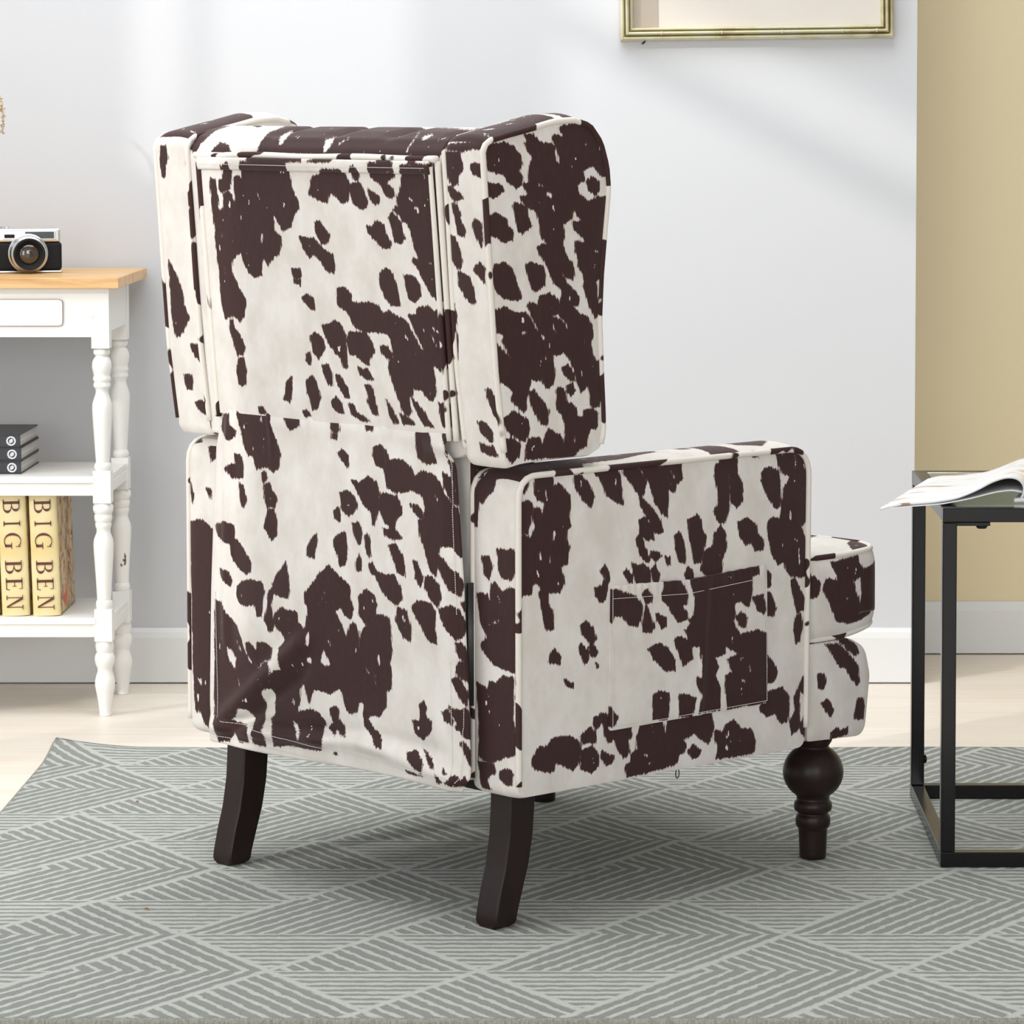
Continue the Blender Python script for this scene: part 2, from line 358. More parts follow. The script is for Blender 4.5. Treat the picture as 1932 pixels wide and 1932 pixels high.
COW_SHAPES = {
'BACK': '''P -133 997 -91 999 -46 1000 -37 995 -35 983 -32 967 -27 955 -20 945 -20 935 -28 931 -34 927 -40 912 -57 906 -65 916 -70 925 -77 928 -75 918 -76 907 -64 898 -63 888 -70 875 -80 872 -84 867 -96 859 -103 868 -107 860 -111 845 -126 841 -138 848 -146 860 -151 875 -156 874 -165 868 -171 864 -175 853 -173 843 -166 833 -158 821 -149 809 -151 798 -155 788 -166 779 -174 786 -184 787 -196 782 -202 796 -203 819 -202 840 -205 871 -206 891 -206 916 -208 939 -209 962 -206 974 -197 972 -194 956 -193 939 -194 933 -188 929 -182 937 -180 952 -168 956 -162 950 -158 938 -154 948 -156 961 -154 977 -142 978 -136 973 -138 985
P -177 991 -166 996 -158 994 -161 975 -164 962 -184 956 -191 960 -188 971 -180 974
H -104 899 2.3 -104 890 2.3
H -106 955 1.5 -102 947 1.5
H -193 910 1.2 -190 894 1.2
H -191 853 1.5 -190 844 1.0
H -154 922 1.0 -157 907 1.2
H -171 888 1.0 -161 893 1.0
P 3 957 7 968 12 980 25 982 38 990 54 990 72 990 82 983 87 973 87 963 83 949 70 946 59 953 50 958 44 956 41 946 24 949 12 953
C 101 988 7.7 102 984 7.4
P 91 971 107 974 114 967 121 950 118 940 109 939 95 945 89 959
P 124 966 136 960 147 956 146 949 137 945 127 952
P 132 999 179 1000 181 990 177 982 164 977 164 972 175 967 176 957 168 954 157 960 149 974 139 976 131 983
P 196 997 252 999 254 962 254 934 254 909 257 889 259 870 260 851 260 826 246 825 235 831 224 846 214 863 202 874 204 879 214 876 214 882 206 894 204 907 201 917 199 924 188 924 181 934 172 939 176 944 184 942 180 951 182 959 186 957 191 977
H 217 943 3.1 221 938 2.7
H 204 955 1.5 212 951 1.5
H 235 991 1.5 236 981 1.2
P 161 929 169 935 186 926 186 916 191 903 180 896 171 899 168 912
P 116 917 128 916 136 925 151 920 154 908 162 898 160 890 146 890 129 901 119 909
P 10 920 21 922 32 910 39 903 33 892 22 891 13 904
P -24 900 -7 899 7 898 17 890 29 882 44 878 47 863 43 853 29 856 15 870 6 877 -5 872 -18 885
P -45 856 -27 857 -25 846 -35 842 -43 846
P -42 842 -27 843 -30 835 -42 838
P -27 818 -17 823 -3 817 -2 803 -10 802 -19 809
P 135 856 148 863 161 859 168 840 173 816 156 815 142 827 135 842
P 183 856 202 855 215 844 215 830 201 821 190 827 186 842
P 47 833 61 836 75 826 74 818 89 815 111 818 129 814 137 803 149 808 172 799 184 795 189 786 199 773 208 759 213 762 200 782 195 792 186 805 203 806 206 814 227 818 238 810 259 816 258 793 259 770 259 741 242 735 231 741 228 739 231 724 230 702 220 695 209 701 204 708 187 709 184 699 176 697 180 679 175 671 162 678 155 695 146 717 140 734 142 742 152 747 149 774 137 779 119 779 98 778 77 783 67 802 55 807 46 813
H 179 776 1.9 184 772 1.9
H 232 790 1.9 244 783 1.5
H 229 780 1.5 238 763 1.2
P 128 761 140 762 148 754 150 745 137 746 128 753
P 65 777 101 777 111 764 115 753 105 744 100 734 87 739 76 746 65 747 60 762
P 8 783 24 784 37 791 51 785 59 772 58 754 57 729 49 727 44 741 33 748 21 760 14 773
P -16 767 -4 772 10 765 14 753 -2 737 -13 746
P -28 742 -19 746 -18 735 -20 728 -29 733
P 4 729 18 731 24 718 23 703 15 703 6 719
P 32 717 42 717 54 701 56 689 48 688 35 704
P 79 731 89 727 98 730 109 716 94 715 81 722
P 90 708 102 708 108 695 113 669 101 670 94 686 96 694
P 19 681 28 689 39 680 41 667 30 668 20 675
P -32 705 -17 715 -9 703 -4 685 -11 671 -22 667 -27 684 -32 690
P -74 700 -62 710 -62 694 -69 675 -82 678
P -181 710 -174 729 -162 730 -160 711 -163 694 -172 689 -178 695
P -188 780 -181 781 -179 770 -168 762 -159 746 -163 734 -177 733 -184 753 -189 768
P 53 681 64 680 69 669 82 666 94 660 78 659 58 667
P 131 692 140 683 152 662 142 660 135 672
P 157 674 171 671 185 662 161 661
P 181 697 191 692 204 681 220 661 205 661 192 676
P 235 693 249 692 261 686 261 663 238 663 234 679
P -139 663 -129 664 -122 655 -138 655
P -45 664 -35 667 -28 659 -41 658
P -120 1009 -54 1011 -45 1007 -7 1006 -5 999 -71 998 -120 999
P 19 1010 62 1010 56 1000 8 999 24 1006
P 148 1009 174 1007 179 998 149 997
P 212 1009 224 1008 224 998 211 999''',
'FLAP': '''P -194 655 -119 658 -124 644 -116 632 -105 616 -99 602 -102 585 -115 576 -127 584 -151 578 -161 598 -169 595 -179 607 -186 627
H -141 649 2.3 -141 644 1.5
H -159 608 1.0 -159 602 1.0
H -137 610 1.0 -136 601 1.0
P -93 659 -59 659 -59 644 -77 637 -88 646
P -231 630 -224 647 -212 650 -209 634 -197 628 -199 619 -216 614 -228 624
P -201 595 -186 595 -181 579 -183 565 -191 562 -196 564 -205 562 -221 574 -208 581 -196 580
P -190 558 -181 553 -173 534 -180 523 -187 531
P -141 574 -133 577 -127 567 -138 561
P -135 558 -123 564 -117 553 -107 542 -109 530 -129 529 -134 542
P -126 525 -114 527 -106 511 -108 492 -118 485 -128 493 -134 500
P -245 492 -224 500 -204 498 -199 488 -202 479 -189 474 -178 463 -163 448 -165 437 -175 432 -191 439 -208 454 -209 470 -224 473 -240 480
P -235 434 -217 432 -207 420 -210 411 -223 417 -232 424
P -195 413 -186 420 -165 426 -138 424 -133 413 -137 398 -140 379 -149 378 -157 394 -175 389 -190 392 -197 402
P 7 652 23 653 26 644 17 639 9 642
P 9 639 21 639 20 631 9 632
P 74 661 99 663 93 648 82 647
P 21 613 32 619 45 611 43 596 31 604
P 94 626 108 631 120 624 126 611 138 613 156 612 171 604 177 593 192 602 215 598 227 589 232 576 245 565 259 557 265 540 271 521 272 494 259 498 247 509 227 507 221 493 218 467 206 476 200 495 191 510 185 527 186 537 199 542 198 553 192 571 171 575 138 570 123 575 115 600 102 603 94 614
H 217 573 1.5 221 567 1.9
P 168 557 183 556 195 547 194 540 180 544
P 180 650 195 658 205 652 210 637 221 614 198 612 183 619 180 637
P 230 654 242 655 248 638 239 625 235 639
P 230 603 245 596 259 570 256 560 242 573 232 588
P 242 620 257 615 271 579 282 541 285 512 271 521 262 559
P 52 579 68 578 86 587 101 581 107 566 107 550 98 523 93 527 92 542 80 547 67 560 58 572
P 113 568 141 566 151 553 153 544 144 539 137 524 119 529 107 546 107 558
P 27 561 40 566 55 561 64 548 58 539 44 532 30 539
P 14 536 24 543 28 531 27 523 16 526
P 52 523 67 526 72 513 70 500 64 496 55 511
P -42 482 -34 493 -21 504 -21 490 -26 471 -42 471
P 14 497 23 506 38 510 42 490 39 469 26 462 22 480 15 487
P 78 509 86 512 89 496 90 484 85 480 79 493
P 59 471 65 484 71 474 70 462 60 461
P 115 522 125 521 137 524 152 512 137 509 119 513
P 125 501 140 504 151 492 158 475 158 463 143 467 134 484 128 496
P 85 472 94 475 101 465 119 461 137 463 151 446 152 433 143 424 125 430 107 446 100 457 88 462
P 175 484 182 483 194 461 188 451 178 463
P 221 495 235 490 241 481 259 473 270 459 264 444 244 452 230 468 221 483
P 197 465 206 468 224 458 228 442 223 428 209 436 197 451
P -117 425 -102 443 -87 459 -82 441 -79 423 -83 411 -99 411 -112 414
P -47 420 -34 432 -18 449 4 463 20 453 32 448 48 436 48 428 -34 419
P -125 413 -112 425 -79 428 -83 411 -99 412 -114 413 -119 397 -112 369 -122 358 -135 375 -127 392
P -112 383 -97 397 -80 394 -63 393 -62 379 -48 370 -43 387 -41 403 -47 409 -47 421 -31 433 45 441 48 421 54 409 48 396 35 399 29 409 16 403 29 384 39 369 47 386 55 391 64 382 64 358 71 381 82 390 66 401 65 427 79 438 97 432 102 420 97 404 109 407 125 405 129 393 130 370 132 358 124 345 129 331 127 309 118 304 118 284 105 270 87 270 81 263 93 253 108 243 108 230 97 231 87 244 74 254 71 270 76 283 62 285 59 270 43 266 34 277 25 299 3 288 -16 291 -31 290 -41 270 -47 288 -53 295 -61 286 -60 272 -68 254 -36 262 -20 258 -7 248 -12 237 -17 209 -49 207 -75 208 -118 200 -121 222 -124 236 -114 246 -114 267 -120 285 -126 299 -116 308 -100 310 -103 328 -103 339 -88 351 -96 360 -112 371
H -41 364 4.8 -43 352 3.5
H -40 330 5.4 -37 328 4.3
Q -10 347 0 338 5 327 -7 324 -19 330
H 2 361 1.5 6 353 1.5
H 104 351 3.1 106 341 3.1
H 78 331 2.3 83 326 1.9
H 96 326 1.5 96 313 1.9
H -6 426 1.9 -5 423 1.5
H -67 314 1.2 -64 310 1.2
Q -78 247 -68 238 -60 224 -64 217 -75 230
P -246 388 -232 387 -222 374 -199 361 -189 348 -181 328 -169 312 -146 305 -133 317 -125 311 -126 295 -120 281 -140 280 -145 271 -137 256 -137 235 -147 217 -137 212 -137 197 -164 198 -165 214 -160 232 -177 246 -197 246 -204 232 -214 225 -177 217 -174 198 -194 196 -204 209 -218 193 -242 191 -250 220
Q -221 327 -209 325 -198 313 -201 296 -213 305 -220 313
H -196 337 1.9 -188 325 2.7
H -196 286 1.0 -192 276 1.2
P -177 337 -169 340 -152 329 -151 341 -132 344 -119 337 -121 322 -136 318 -148 308 -163 313 -173 322
P 1 267 10 272 21 268 21 255 32 249 32 234 23 235 16 242 12 232 -1 240 9 250
P 7 206 13 211 19 207
P 143 421 161 419 170 396 168 378 155 382 140 403
P 171 424 182 433 209 432 217 421 216 399 219 380 202 384 191 400 179 413
P 223 427 247 432 261 426 276 408 267 391 255 388 238 401 226 416
P 264 436 285 440 288 422 270 425
P 255 384 267 385 276 372 287 356 293 341 281 332 270 337 255 345 258 359 270 360 255 372
P 248 336 258 341 276 322 278 302 267 309 255 323
P 278 316 290 316 297 307 287 304
P 229 292 240 296 249 285 248 277 234 281
P 243 302 258 296 275 300 287 282 285 258 269 264 255 274 258 280 246 292
P 262 255 269 258 287 241 301 233 290 216 275 234
P 184 296 193 301 198 292 196 284 208 276 208 266 199 257 190 251 175 259 172 273 185 273 187 283
P 160 229 178 234 190 220 188 209 175 212 161 222
P 191 238 208 228 213 215 205 218
P 157 206 169 205 190 204 163 202
P 215 209 228 201 219 200
P 230 219 237 212 231 212
P 233 200 252 213 263 206 272 212 278 201 243 199''',
'ARM': '''P 30 605 57 604 61 594 59 586 69 589 77 585 88 573 89 556 86 545 90 534 82 529 82 516 88 505 85 499 83 484 71 482 77 467 77 459 69 449 51 450 48 440 55 425 58 403 47 402 41 416 38 435 34 450 40 458 29 465 22 462 21 452 2 450 1 523 10 531 20 522 25 530 28 538 24 547 25 561 37 560 41 551 44 566 34 571 27 580
H 47 581 1.7 48 570 1.7
H 61 526 3.8 58 518 2.1
H 35 503 2.1 37 495 1.7
H 53 497 1.3 53 489 1.3
P 3 567 14 573 24 566 21 545 15 528 2 532
P 7 594 17 601 18 591 7 577
P 98 598 110 598 124 585 132 567 126 554 111 565 98 583
P 127 606 151 611 172 606 182 591 181 572 184 553 169 558 154 568 145 588
P 186 604 202 608 217 595 228 579 223 566 217 560 236 544 251 529 259 511 248 510 239 513 240 502 227 503 217 510 223 495 233 476 227 472 214 485 207 505 214 513 213 530 226 534 214 550 214 563 202 577 187 593
H 231 528 1.7 234 524 1.3
P 214 608 242 606 257 590 266 574 269 552 266 530 254 536 242 554 233 577 223 590
P 248 608 294 607 296 578 285 573 279 562 266 567 260 583
H 274 591 1.7 279 582 1.7
P 359 609 402 608 402 577 410 563 410 540 399 531 386 542 386 569 383 583 383 554 384 531 376 514 364 513 353 530 362 540 362 555 356 578 359 593 370 595
P 424 609 437 609 444 596 434 597
P 477 606 546 598 547 541 547 506 530 494 537 480 546 429 531 423 507 428 497 436 494 450 481 446 467 463 461 484 459 505 470 513 484 509 490 534 492 550 510 569 503 567 490 572 483 584
H 518 593 1.7 518 577 1.7
P 449 576 464 583 480 575 485 561 485 525 477 523 457 543 447 564
P 304 523 323 528 330 520 332 507 340 497 335 482 331 463 316 464 310 487 305 505
P 279 503 288 509 296 495 301 474 298 464 288 469 280 487
P 354 498 367 511 378 496 378 478 370 463 370 446 342 442 329 454 335 476 351 483
P 399 512 418 515 438 504 439 493 451 483 451 469 435 469 426 483 418 477 405 492
P 298 450 304 461 313 455 316 442 301 441
P 184 463 190 467 201 458 201 447 192 450
P 199 475 211 470 220 473 234 461 233 443 208 446
P 236 463 243 469 251 455 248 442 239 445
P 234 487 248 485 256 479 245 473 234 479
P 262 477 270 476 271 465 265 466
P 142 470 150 477 157 466 157 455 151 432 145 426 133 438 132 449 144 449 150 458
P 107 402 117 407 130 395 135 382 127 372 109 391
P 454 446 466 434 466 420 455 414
P 451 413 468 407 478 385 471 375 455 381
P 507 421 517 425 524 412 538 393 536 377 521 376 514 395 509 412
P 519 372 531 373 534 354 528 336 519 333 513 352
P 145 281 199 263 199 245 192 240 198 224 187 217 172 236 169 245 157 242 151 252
P 218 263 239 262 256 258 262 242 270 265 314 262 347 264 355 236 346 216 326 227 320 234 295 228 303 219 298 210 289 209 286 196 242 193 193 191 189 207 199 210 199 221 211 226 208 242
H 235 204 3.4 239 205 1.7
H 224 217 2.1 231 215 1.3
P 306 211 317 219 331 208 327 200 315 200
P 357 232 374 229 377 238 393 243 410 227 429 225 439 207 436 192 407 191 362 193 365 210 357 220
H 404 213 1.7 406 212 1.7
H 389 214 1.3 390 212 1.3
P 445 254 458 273 491 274 505 261 505 245 502 227 488 226 475 241 459 238 447 247
P 453 328 471 313 480 298 473 285 453 286
P 515 257 531 280 555 296 555 259 542 258 528 265 527 242 527 214 512 207 505 224 518 238
P 530 218 542 235 550 225 545 196 530 209
P 22 234 30 252 48 252 59 261 86 261 105 249 108 236 103 221 93 214 77 223 68 228 62 227 61 217 48 218 25 225
P 106 257 124 267 133 258 133 245 112 247
P 109 238 127 242 141 227 141 214 127 206 109 214 106 227
P 129 278 142 281 144 270 136 263 129 270
P 141 284 156 279 154 274 141 277
P 144 233 157 227 168 223 166 215 154 212 145 224
P 51 369 60 377 73 365 70 355 51 361
P 77 335 93 328 93 322 83 325
P 104 376 109 379 121 366 121 355 115 351 105 365
P 121 372 127 378 138 364 133 358 124 361
C 134 350 0.8 138 345 1.3
P 41 428 57 428 58 403 48 402''',
'POCKET': '''P 147 442 165 443 183 438 201 432 215 417 213 402 204 391 189 396 177 408 165 409 162 401 147 403
P 213 433 223 439 232 429 230 420 220 421
P 214 383 215 400 221 417 232 398 236 387 229 380
P 239 404 258 397 258 386 250 384 241 393
P 250 429 256 448 275 451 287 443 298 422 297 411 287 410 298 398 297 391 281 389 266 403 263 412 250 422
P 303 444 325 446 347 446 439 455 440 439 424 436 424 414 418 392 402 405 389 404 387 384 392 370 402 355 392 343 306 353 294 374 309 392 312 416
P 426 407 447 409 454 388 450 382 434 390
P 300 390 316 397 389 394 392 367 402 359 428 363 457 353 458 260 425 257 415 261 380 258 373 284 373 306 386 309 376 328 399 333 382 341 373 349 373 336 352 333 359 319 352 309 363 290 364 260 322 261 327 285 316 302 316 311 327 307 327 327 320 355 303 361 292 377 309 376
Q 392 398 428 395 447 361 402 359 387 377
H 420 314 2.1 421 307 2.1
H 407 295 3.0 412 293 1.3
P 392 384 402 390 415 380 411 367 398 371
P 272 365 281 370 303 361 309 336 291 329 284 343
P 224 359 244 364 260 357 275 338 275 324 257 326 235 345
P 235 296 247 300 264 295 266 275 264 260 235 263
P 283 290 294 291 316 282 310 258 286 261
P 147 287 159 289 171 274 165 263 147 266''',
'WING': '''P -50 1025 -38 1025 -21 1028 -6 1022 6 1010 7 999 1 991 7 984 6 974 -3 969 -18 979 -26 988 -38 989 -50 994
P -50 976 -30 974 -24 967 -38 958 -49 960
P -41 939 -33 937 -20 931 -18 923 -8 915 -10 904 -25 902 -38 909 -48 913 -48 931
P -9 947 -4 951 13 946 18 941 16 934 23 921 7 912 1 916 -4 929
P -44 863 -38 875 -21 876 -10 867 0 843 5 831 0 827 -11 829 -23 831 -38 842
P 12 872 21 875 43 869 47 857 45 845 29 837 21 844 16 858
P 13 1037 28 1037 38 1027 59 1026 64 1021 62 1010 73 998 71 1010 61 1032 64 1037 80 1034 73 1044 90 1049 117 1050 134 1045 150 1032 159 1016 160 984 150 981 138 991 131 997 113 990 116 977 102 972 104 962 122 950 141 956 159 955 159 933 155 894 150 850 138 848 141 831 145 812 145 803 136 800 127 811 122 822 113 841 116 847 113 858 104 868 106 876 99 886 99 900 120 897 99 915 95 924 116 925 102 933 94 942 94 930 78 922 81 908 76 897 81 884 94 871 98 856 95 851 85 853 76 860 85 846 99 834 106 825 102 817 94 818 81 822 73 824 76 836 71 843 61 847 50 870 38 883 33 893 43 898 52 896 40 907 37 923 31 941 18 942 9 951 3 959 18 961 9 971 9 975 18 975 18 989 21 998 26 1008 15 1019 13 1027 18 1028
H 52 961 3.3 56 959 2.5
H 37 973 1.5 45 971 1.3
H 35 1008 1.8 36 1008 1.8
H 118 1024 2.3 119 1023 2.3
H 94 995 1.8 94 995 1.8
Q 64 1014 69 1015 73 998 64 1003
H 134 886 1.3 141 885 1.3
P 120 977 131 982 143 975 145 964 136 959 122 965
P -38 816 -23 821 -5 812 12 812 23 801 29 791 43 776 47 777 38 785 26 802 16 820 19 824 33 821 36 831 52 835 64 830 71 822 80 835 99 836 106 828 102 818 94 817 104 808 122 801 130 790 132 777 127 766 130 753 139 743 148 745 150 718 152 704 143 684 130 684 127 688 125 701 122 714 110 704 102 717 97 734 88 750 78 759 71 755 60 755 63 730 59 716 50 714 43 719 40 727 36 724 22 727 17 712 14 703 14 691 9 685 -5 695 -13 704 -7 711 -18 720 -31 726 -34 773 -22 761 -12 754 -18 764 -27 777 -23 784 -35 789
H 7 786 2.8 12 787 1.8
Q 58 807 69 807 83 796 86 786 78 797 67 803 60 801 66 783 60 789
H 45 756 0.8 47 751 0.8
P 76 738 86 742 95 732 99 720 90 722 79 729
P 85 714 95 718 100 707 93 701 86 707
P 66 710 72 714 81 707 86 690 93 692 100 684 102 673 113 673 114 681 129 682 141 676 141 661 138 655 127 657 123 647 120 634 107 630 99 620 72 622 46 624 15 624 14 642 17 650 26 652 39 650 45 637 47 655 53 660 64 657 76 648 81 640 83 662 76 677 67 685 66 698
H 100 646 1.5 99 640 1.0
P 16 711 26 713 33 704 40 699 52 685 52 672 48 666 39 669 29 684 22 694
P -24 679 -15 683 -8 688 3 681 15 676 21 665 19 655 10 647 -2 653 -15 661 -22 672
P -22 653 -5 652 5 642 3 630 -9 622 -17 629''',
'WREAR': '''P 262 1010 269 1016 299 1014 305 1001 306 993 296 986 293 975 282 972 273 984 263 993
P 318 1000 337 1001 336 983 326 987 319 994
P 271 971 281 970 297 962 301 957 293 955 285 953 277 960
P 278 950 289 948 297 935 294 932 302 915 300 908 289 911 284 926
P 266 911 281 907 290 893 293 879 290 867 279 871 269 882
P 315 923 320 931 333 927 332 895 322 909
P 313 867 326 878 333 870 333 850 319 862
P 284 864 304 858 312 843 314 826 310 822 296 831 284 846
P 261 1023 338 1030 337 1019 324 1020 305 1016 277 1019
P 260 825 272 823 276 805 271 791 275 773 271 751 266 756 262 781 262 796
P 320 717 331 714 337 702 341 672 331 684 324 703
P 300 672 312 674 324 663 326 648 317 649 303 662
P 299 646 316 641 324 644 330 630 315 631 300 636
P -323 1016 -311 1017 -308 1000 -314 991 -317 975 -324 974 -327 994
P -258 1016 -239 1013 -240 968 -252 988
P -322 859 -306 838 -294 814 -294 796 -283 779 -295 766 -304 755 -317 750 -324 774
P -236 822 -234 795 -253 800 -244 816
P -243 764 -229 762 -231 745 -248 745
P -287 742 -261 742 -232 737 -232 714 -249 715 -264 714 -278 726
P -309 698 -291 699 -290 689 -294 678 -306 679
P -290 660 -278 664 -264 657 -262 643 -270 644 -285 651''',
'AREAR': '''P 267 593 279 604 300 604 298 582 288 575 279 564 271 569 268 534 261 533 260 576
P 277 496 291 497 298 484 291 467 283 472 279 485
P 306 507 337 510 341 488 333 470 316 473 308 482
P 266 448 287 447 293 441 295 459 302 467 316 453 329 460 341 458 339 403 337 352 320 354 299 359 276 375 274 382 287 392 274 410
H 308 415 2.1 291 409 1.1
P 266 331 287 325 291 335 303 335 318 346 337 345 334 290 343 262 332 247 320 241 299 232 276 232 270 281
H 291 297 1.7 291 295 1.7
H 313 267 2.3 316 266 2.0
P 270 268 334 276 343 252 330 243 316 241 299 233 288 230 269 235
P 269 228 299 230 303 218 290 213 286 207 292 194 276 194
P 309 220 320 226 334 225 334 205 320 206 309 213
P -298 596 -282 601 -278 582 -288 575
P -301 537 -287 537 -288 521
P -336 542 -329 527 -331 513 -338 526
P -342 486 -309 492 -285 479 -267 451 -265 182 -295 194 -329 219 -335 286 -337 399
Q -296 275 -284 286 -276 270 -291 265
Q -326 267 -314 265 -313 254 -319 257
Q -345 217 -325 214 -320 225 -307 202 -292 191 -343 184''',
'CUSH': '''P 595 437 652 441 653 430 662 418 671 422 696 427 697 374 688 356 676 351 658 347 630 347 607 354 596 370 586 388 577 403 584 416 611 410
Q 639 409 655 412 657 401 654 372 646 387
H 628 384 2.3 629 384 2.3
P 552 427 573 410 568 395 552 389''',
'RAIL': '''P 589 323 612 321 637 302 654 286 656 263 652 259 640 268 628 286 614 289 601 306
P 610 331 630 328 653 314 656 303 647 300 633 311
P 569 284 584 282 587 272 582 261 571 263
P 577 241 590 246 603 230 597 220
P 647 225 654 239 668 238 668 208 647 211
P 599 197 610 203 617 197 633 201 634 191 601 187''',
'TOP': '''P -358 1017 -340 1028 -312 1036 -277 1045 -203 1056 -131 1062 -84 1058 -108 1054 -155 1049 -204 1049 -238 1040 -263 1023 -275 1008 -293 1016
Q -333 1028 -320 1035 -310 1036 -312 1025 -328 1019
P -120 1036 -73 1051 82 1049 82 1009 -50 1010 -139 1011 -132 1024
Q -96 1033 -75 1041 -73 1035 -87 1020 -96 1021
P -241 1009 -223 1023 -204 1020 -194 1008 -238 1009
Q 1 1029 24 1033 8 1011 -2 1011
H 30 1022 1.7 51 1032 1.7
P 82 1049 260 1043 290 1040 249 1023 219 999 82 1004
H 198 1031 3.4 214 1036 2.7
H 167 1015 2.7 188 1039 2.0
P 230 1013 244 1029 276 1038 324 1051 412 1062 419 1051 386 1044 335 1030 324 1037 309 1036 304 1026 291 1028 298 1038 281 1032 281 1023 257 1023
P 415 1065 491 1063 483 1060 447 1055 438 1063''',
'ATOP': '''P 241 66 155 186 131 255 146 318 214 372 245 340 278 251 287 200 292 147 299 82 328 14
P 222 461 234 490 312 409 307 373
P 174 597 200 624 249 572 255 511
P 236 394 242 401 273 369 267 363''',
'CTOP': '''P 173 736 181 745 230 691 242 661
P 357 535 374 592 338 677 305 726 267 729 298 677 335 649 371 573 397 491''',
}

# ------------------------------------------------------------------ cow print
# The print is a signed distance (metres) to brown patches, laid out in each
# fabric panel's own coordinates and stored per vertex; the material sharpens it.
def parse_shapes(txt):
    out = []
    for L in txt.strip().split('\n'):
        k, *v = L.split(); v = [float(x) / 1000 for x in v]
        if k in 'PQ': out.append((k, np.array(v).reshape(-1, 2)))
        else: out.append((k, np.array(v)))
        if k == 'H': pass
    return out
SHAPES = {k: parse_shapes(v) for k, v in COW_SHAPES.items()}

def sd_poly(p, q):
    d2 = np.full(len(p), 1e9); inside = np.zeros(len(p), bool)
    n = len(q)
    for i in range(n):
        a, b = q[i], q[(i + 1) % n]; e = b - a
        wv = p - a
        tt = np.clip((wv @ e) / max(e @ e, 1e-12), 0, 1)
        dd = wv - tt[:, None] * e
        d2 = np.minimum(d2, (dd ** 2).sum(1))
        c = (a[1] > p[:, 1]) != (b[1] > p[:, 1])
        if abs(e[1]) > 1e-12:
            inside ^= c & (p[:, 0] < e[0] * (p[:, 1] - a[1]) / e[1] + a[0])
    d = np.sqrt(d2)
    return np.where(inside, -d, d)

def sd_caps(p, v):
    a, ra, b, rb = v[0:2], v[2] , v[3:5], v[5]
    e = b - a; wv = p - a
    tt = np.clip((wv @ e) / max(e @ e, 1e-12), 0, 1)
    return np.sqrt(((wv - tt[:, None] * e) ** 2).sum(1)) - (ra + tt * (rb - ra))

def cow_sdf(panel, p):
    d = np.full(len(p), 0.02)
    for k, v in SHAPES[panel]:
        pts = v if k in 'PQ' else np.array([v[0:2], v[3:5]])
        lo, hi = pts.min(0) - 0.03, pts.max(0) + 0.03
        ix = np.where(((p >= lo) & (p <= hi)).all(1))[0]
        if not len(ix): continue
        s = sd_poly(p[ix], v) if k in 'PQ' else sd_caps(p[ix], v)
        d[ix] = np.minimum(d[ix], s) if k in 'PC' else np.maximum(d[ix], -s)
    return np.clip(d, -0.02, 0.02)

# a generic scatter of patches for the faces of the chair that look away
rnd = random.Random(4)
gen = []
for i in range(150):
    cx_, cy_ = rnd.uniform(-0.6, 1.1), rnd.uniform(-0.5, 1.2)
    r = rnd.choice([0.012, 0.018, 0.03, 0.045]); el = rnd.uniform(1.1, 2.2); an = rnd.uniform(-0.5, 0.2)
    P_ = []
    for k in range(9):
        th = 2 * PI * k / 9; q = rnd.uniform(0.75, 1.15)
        x, y = r * q * math.cos(th), r * el * q * math.sin(th)
        P_.append((cx_ + x * math.cos(an) - y * math.sin(an), cy_ + x * math.sin(an) + y * math.cos(an)))
    gen.append(('P', np.array(P_)))
SHAPES['GEN'] = gen
SHAPES['NONE'] = []
SHAPES['ATOP'] = parse_shapes('''P 250 -10 350 -10 350 60 345 110 325 130 322 200 300 290 250 300
P 250 340 300 335 305 352 250 360
P 270 365 350 358 350 415 310 408 270 400
P 250 440 310 436 325 470 300 505 250 510
H 300 150 3 302 160 2
H 290 220 4 293 228 3''')
SHAPES['WTOP'] = parse_shapes('''P 250 -70 350 -70 350 140 250 140
P -360 -70 -250 -70 -250 62 -360 70
P -360 74 -335 72 -330 130 -360 130
Q 266 -50 280 -46 290 -34 280 -34 270 -38
Q 300 -30 314 -26 322 -14 312 -16
Q 308 8 314 8 320 16 314 18
Q 292 66 345 72 345 90 320 86 300 78
H 290 30 2 300 34 2
H 280 0 3 284 8 2
Q -345 -42 -325 -44 -318 -24 -335 -22
H -330 10 2 -322 14 3
H -300 -5 3 -296 2 2''')

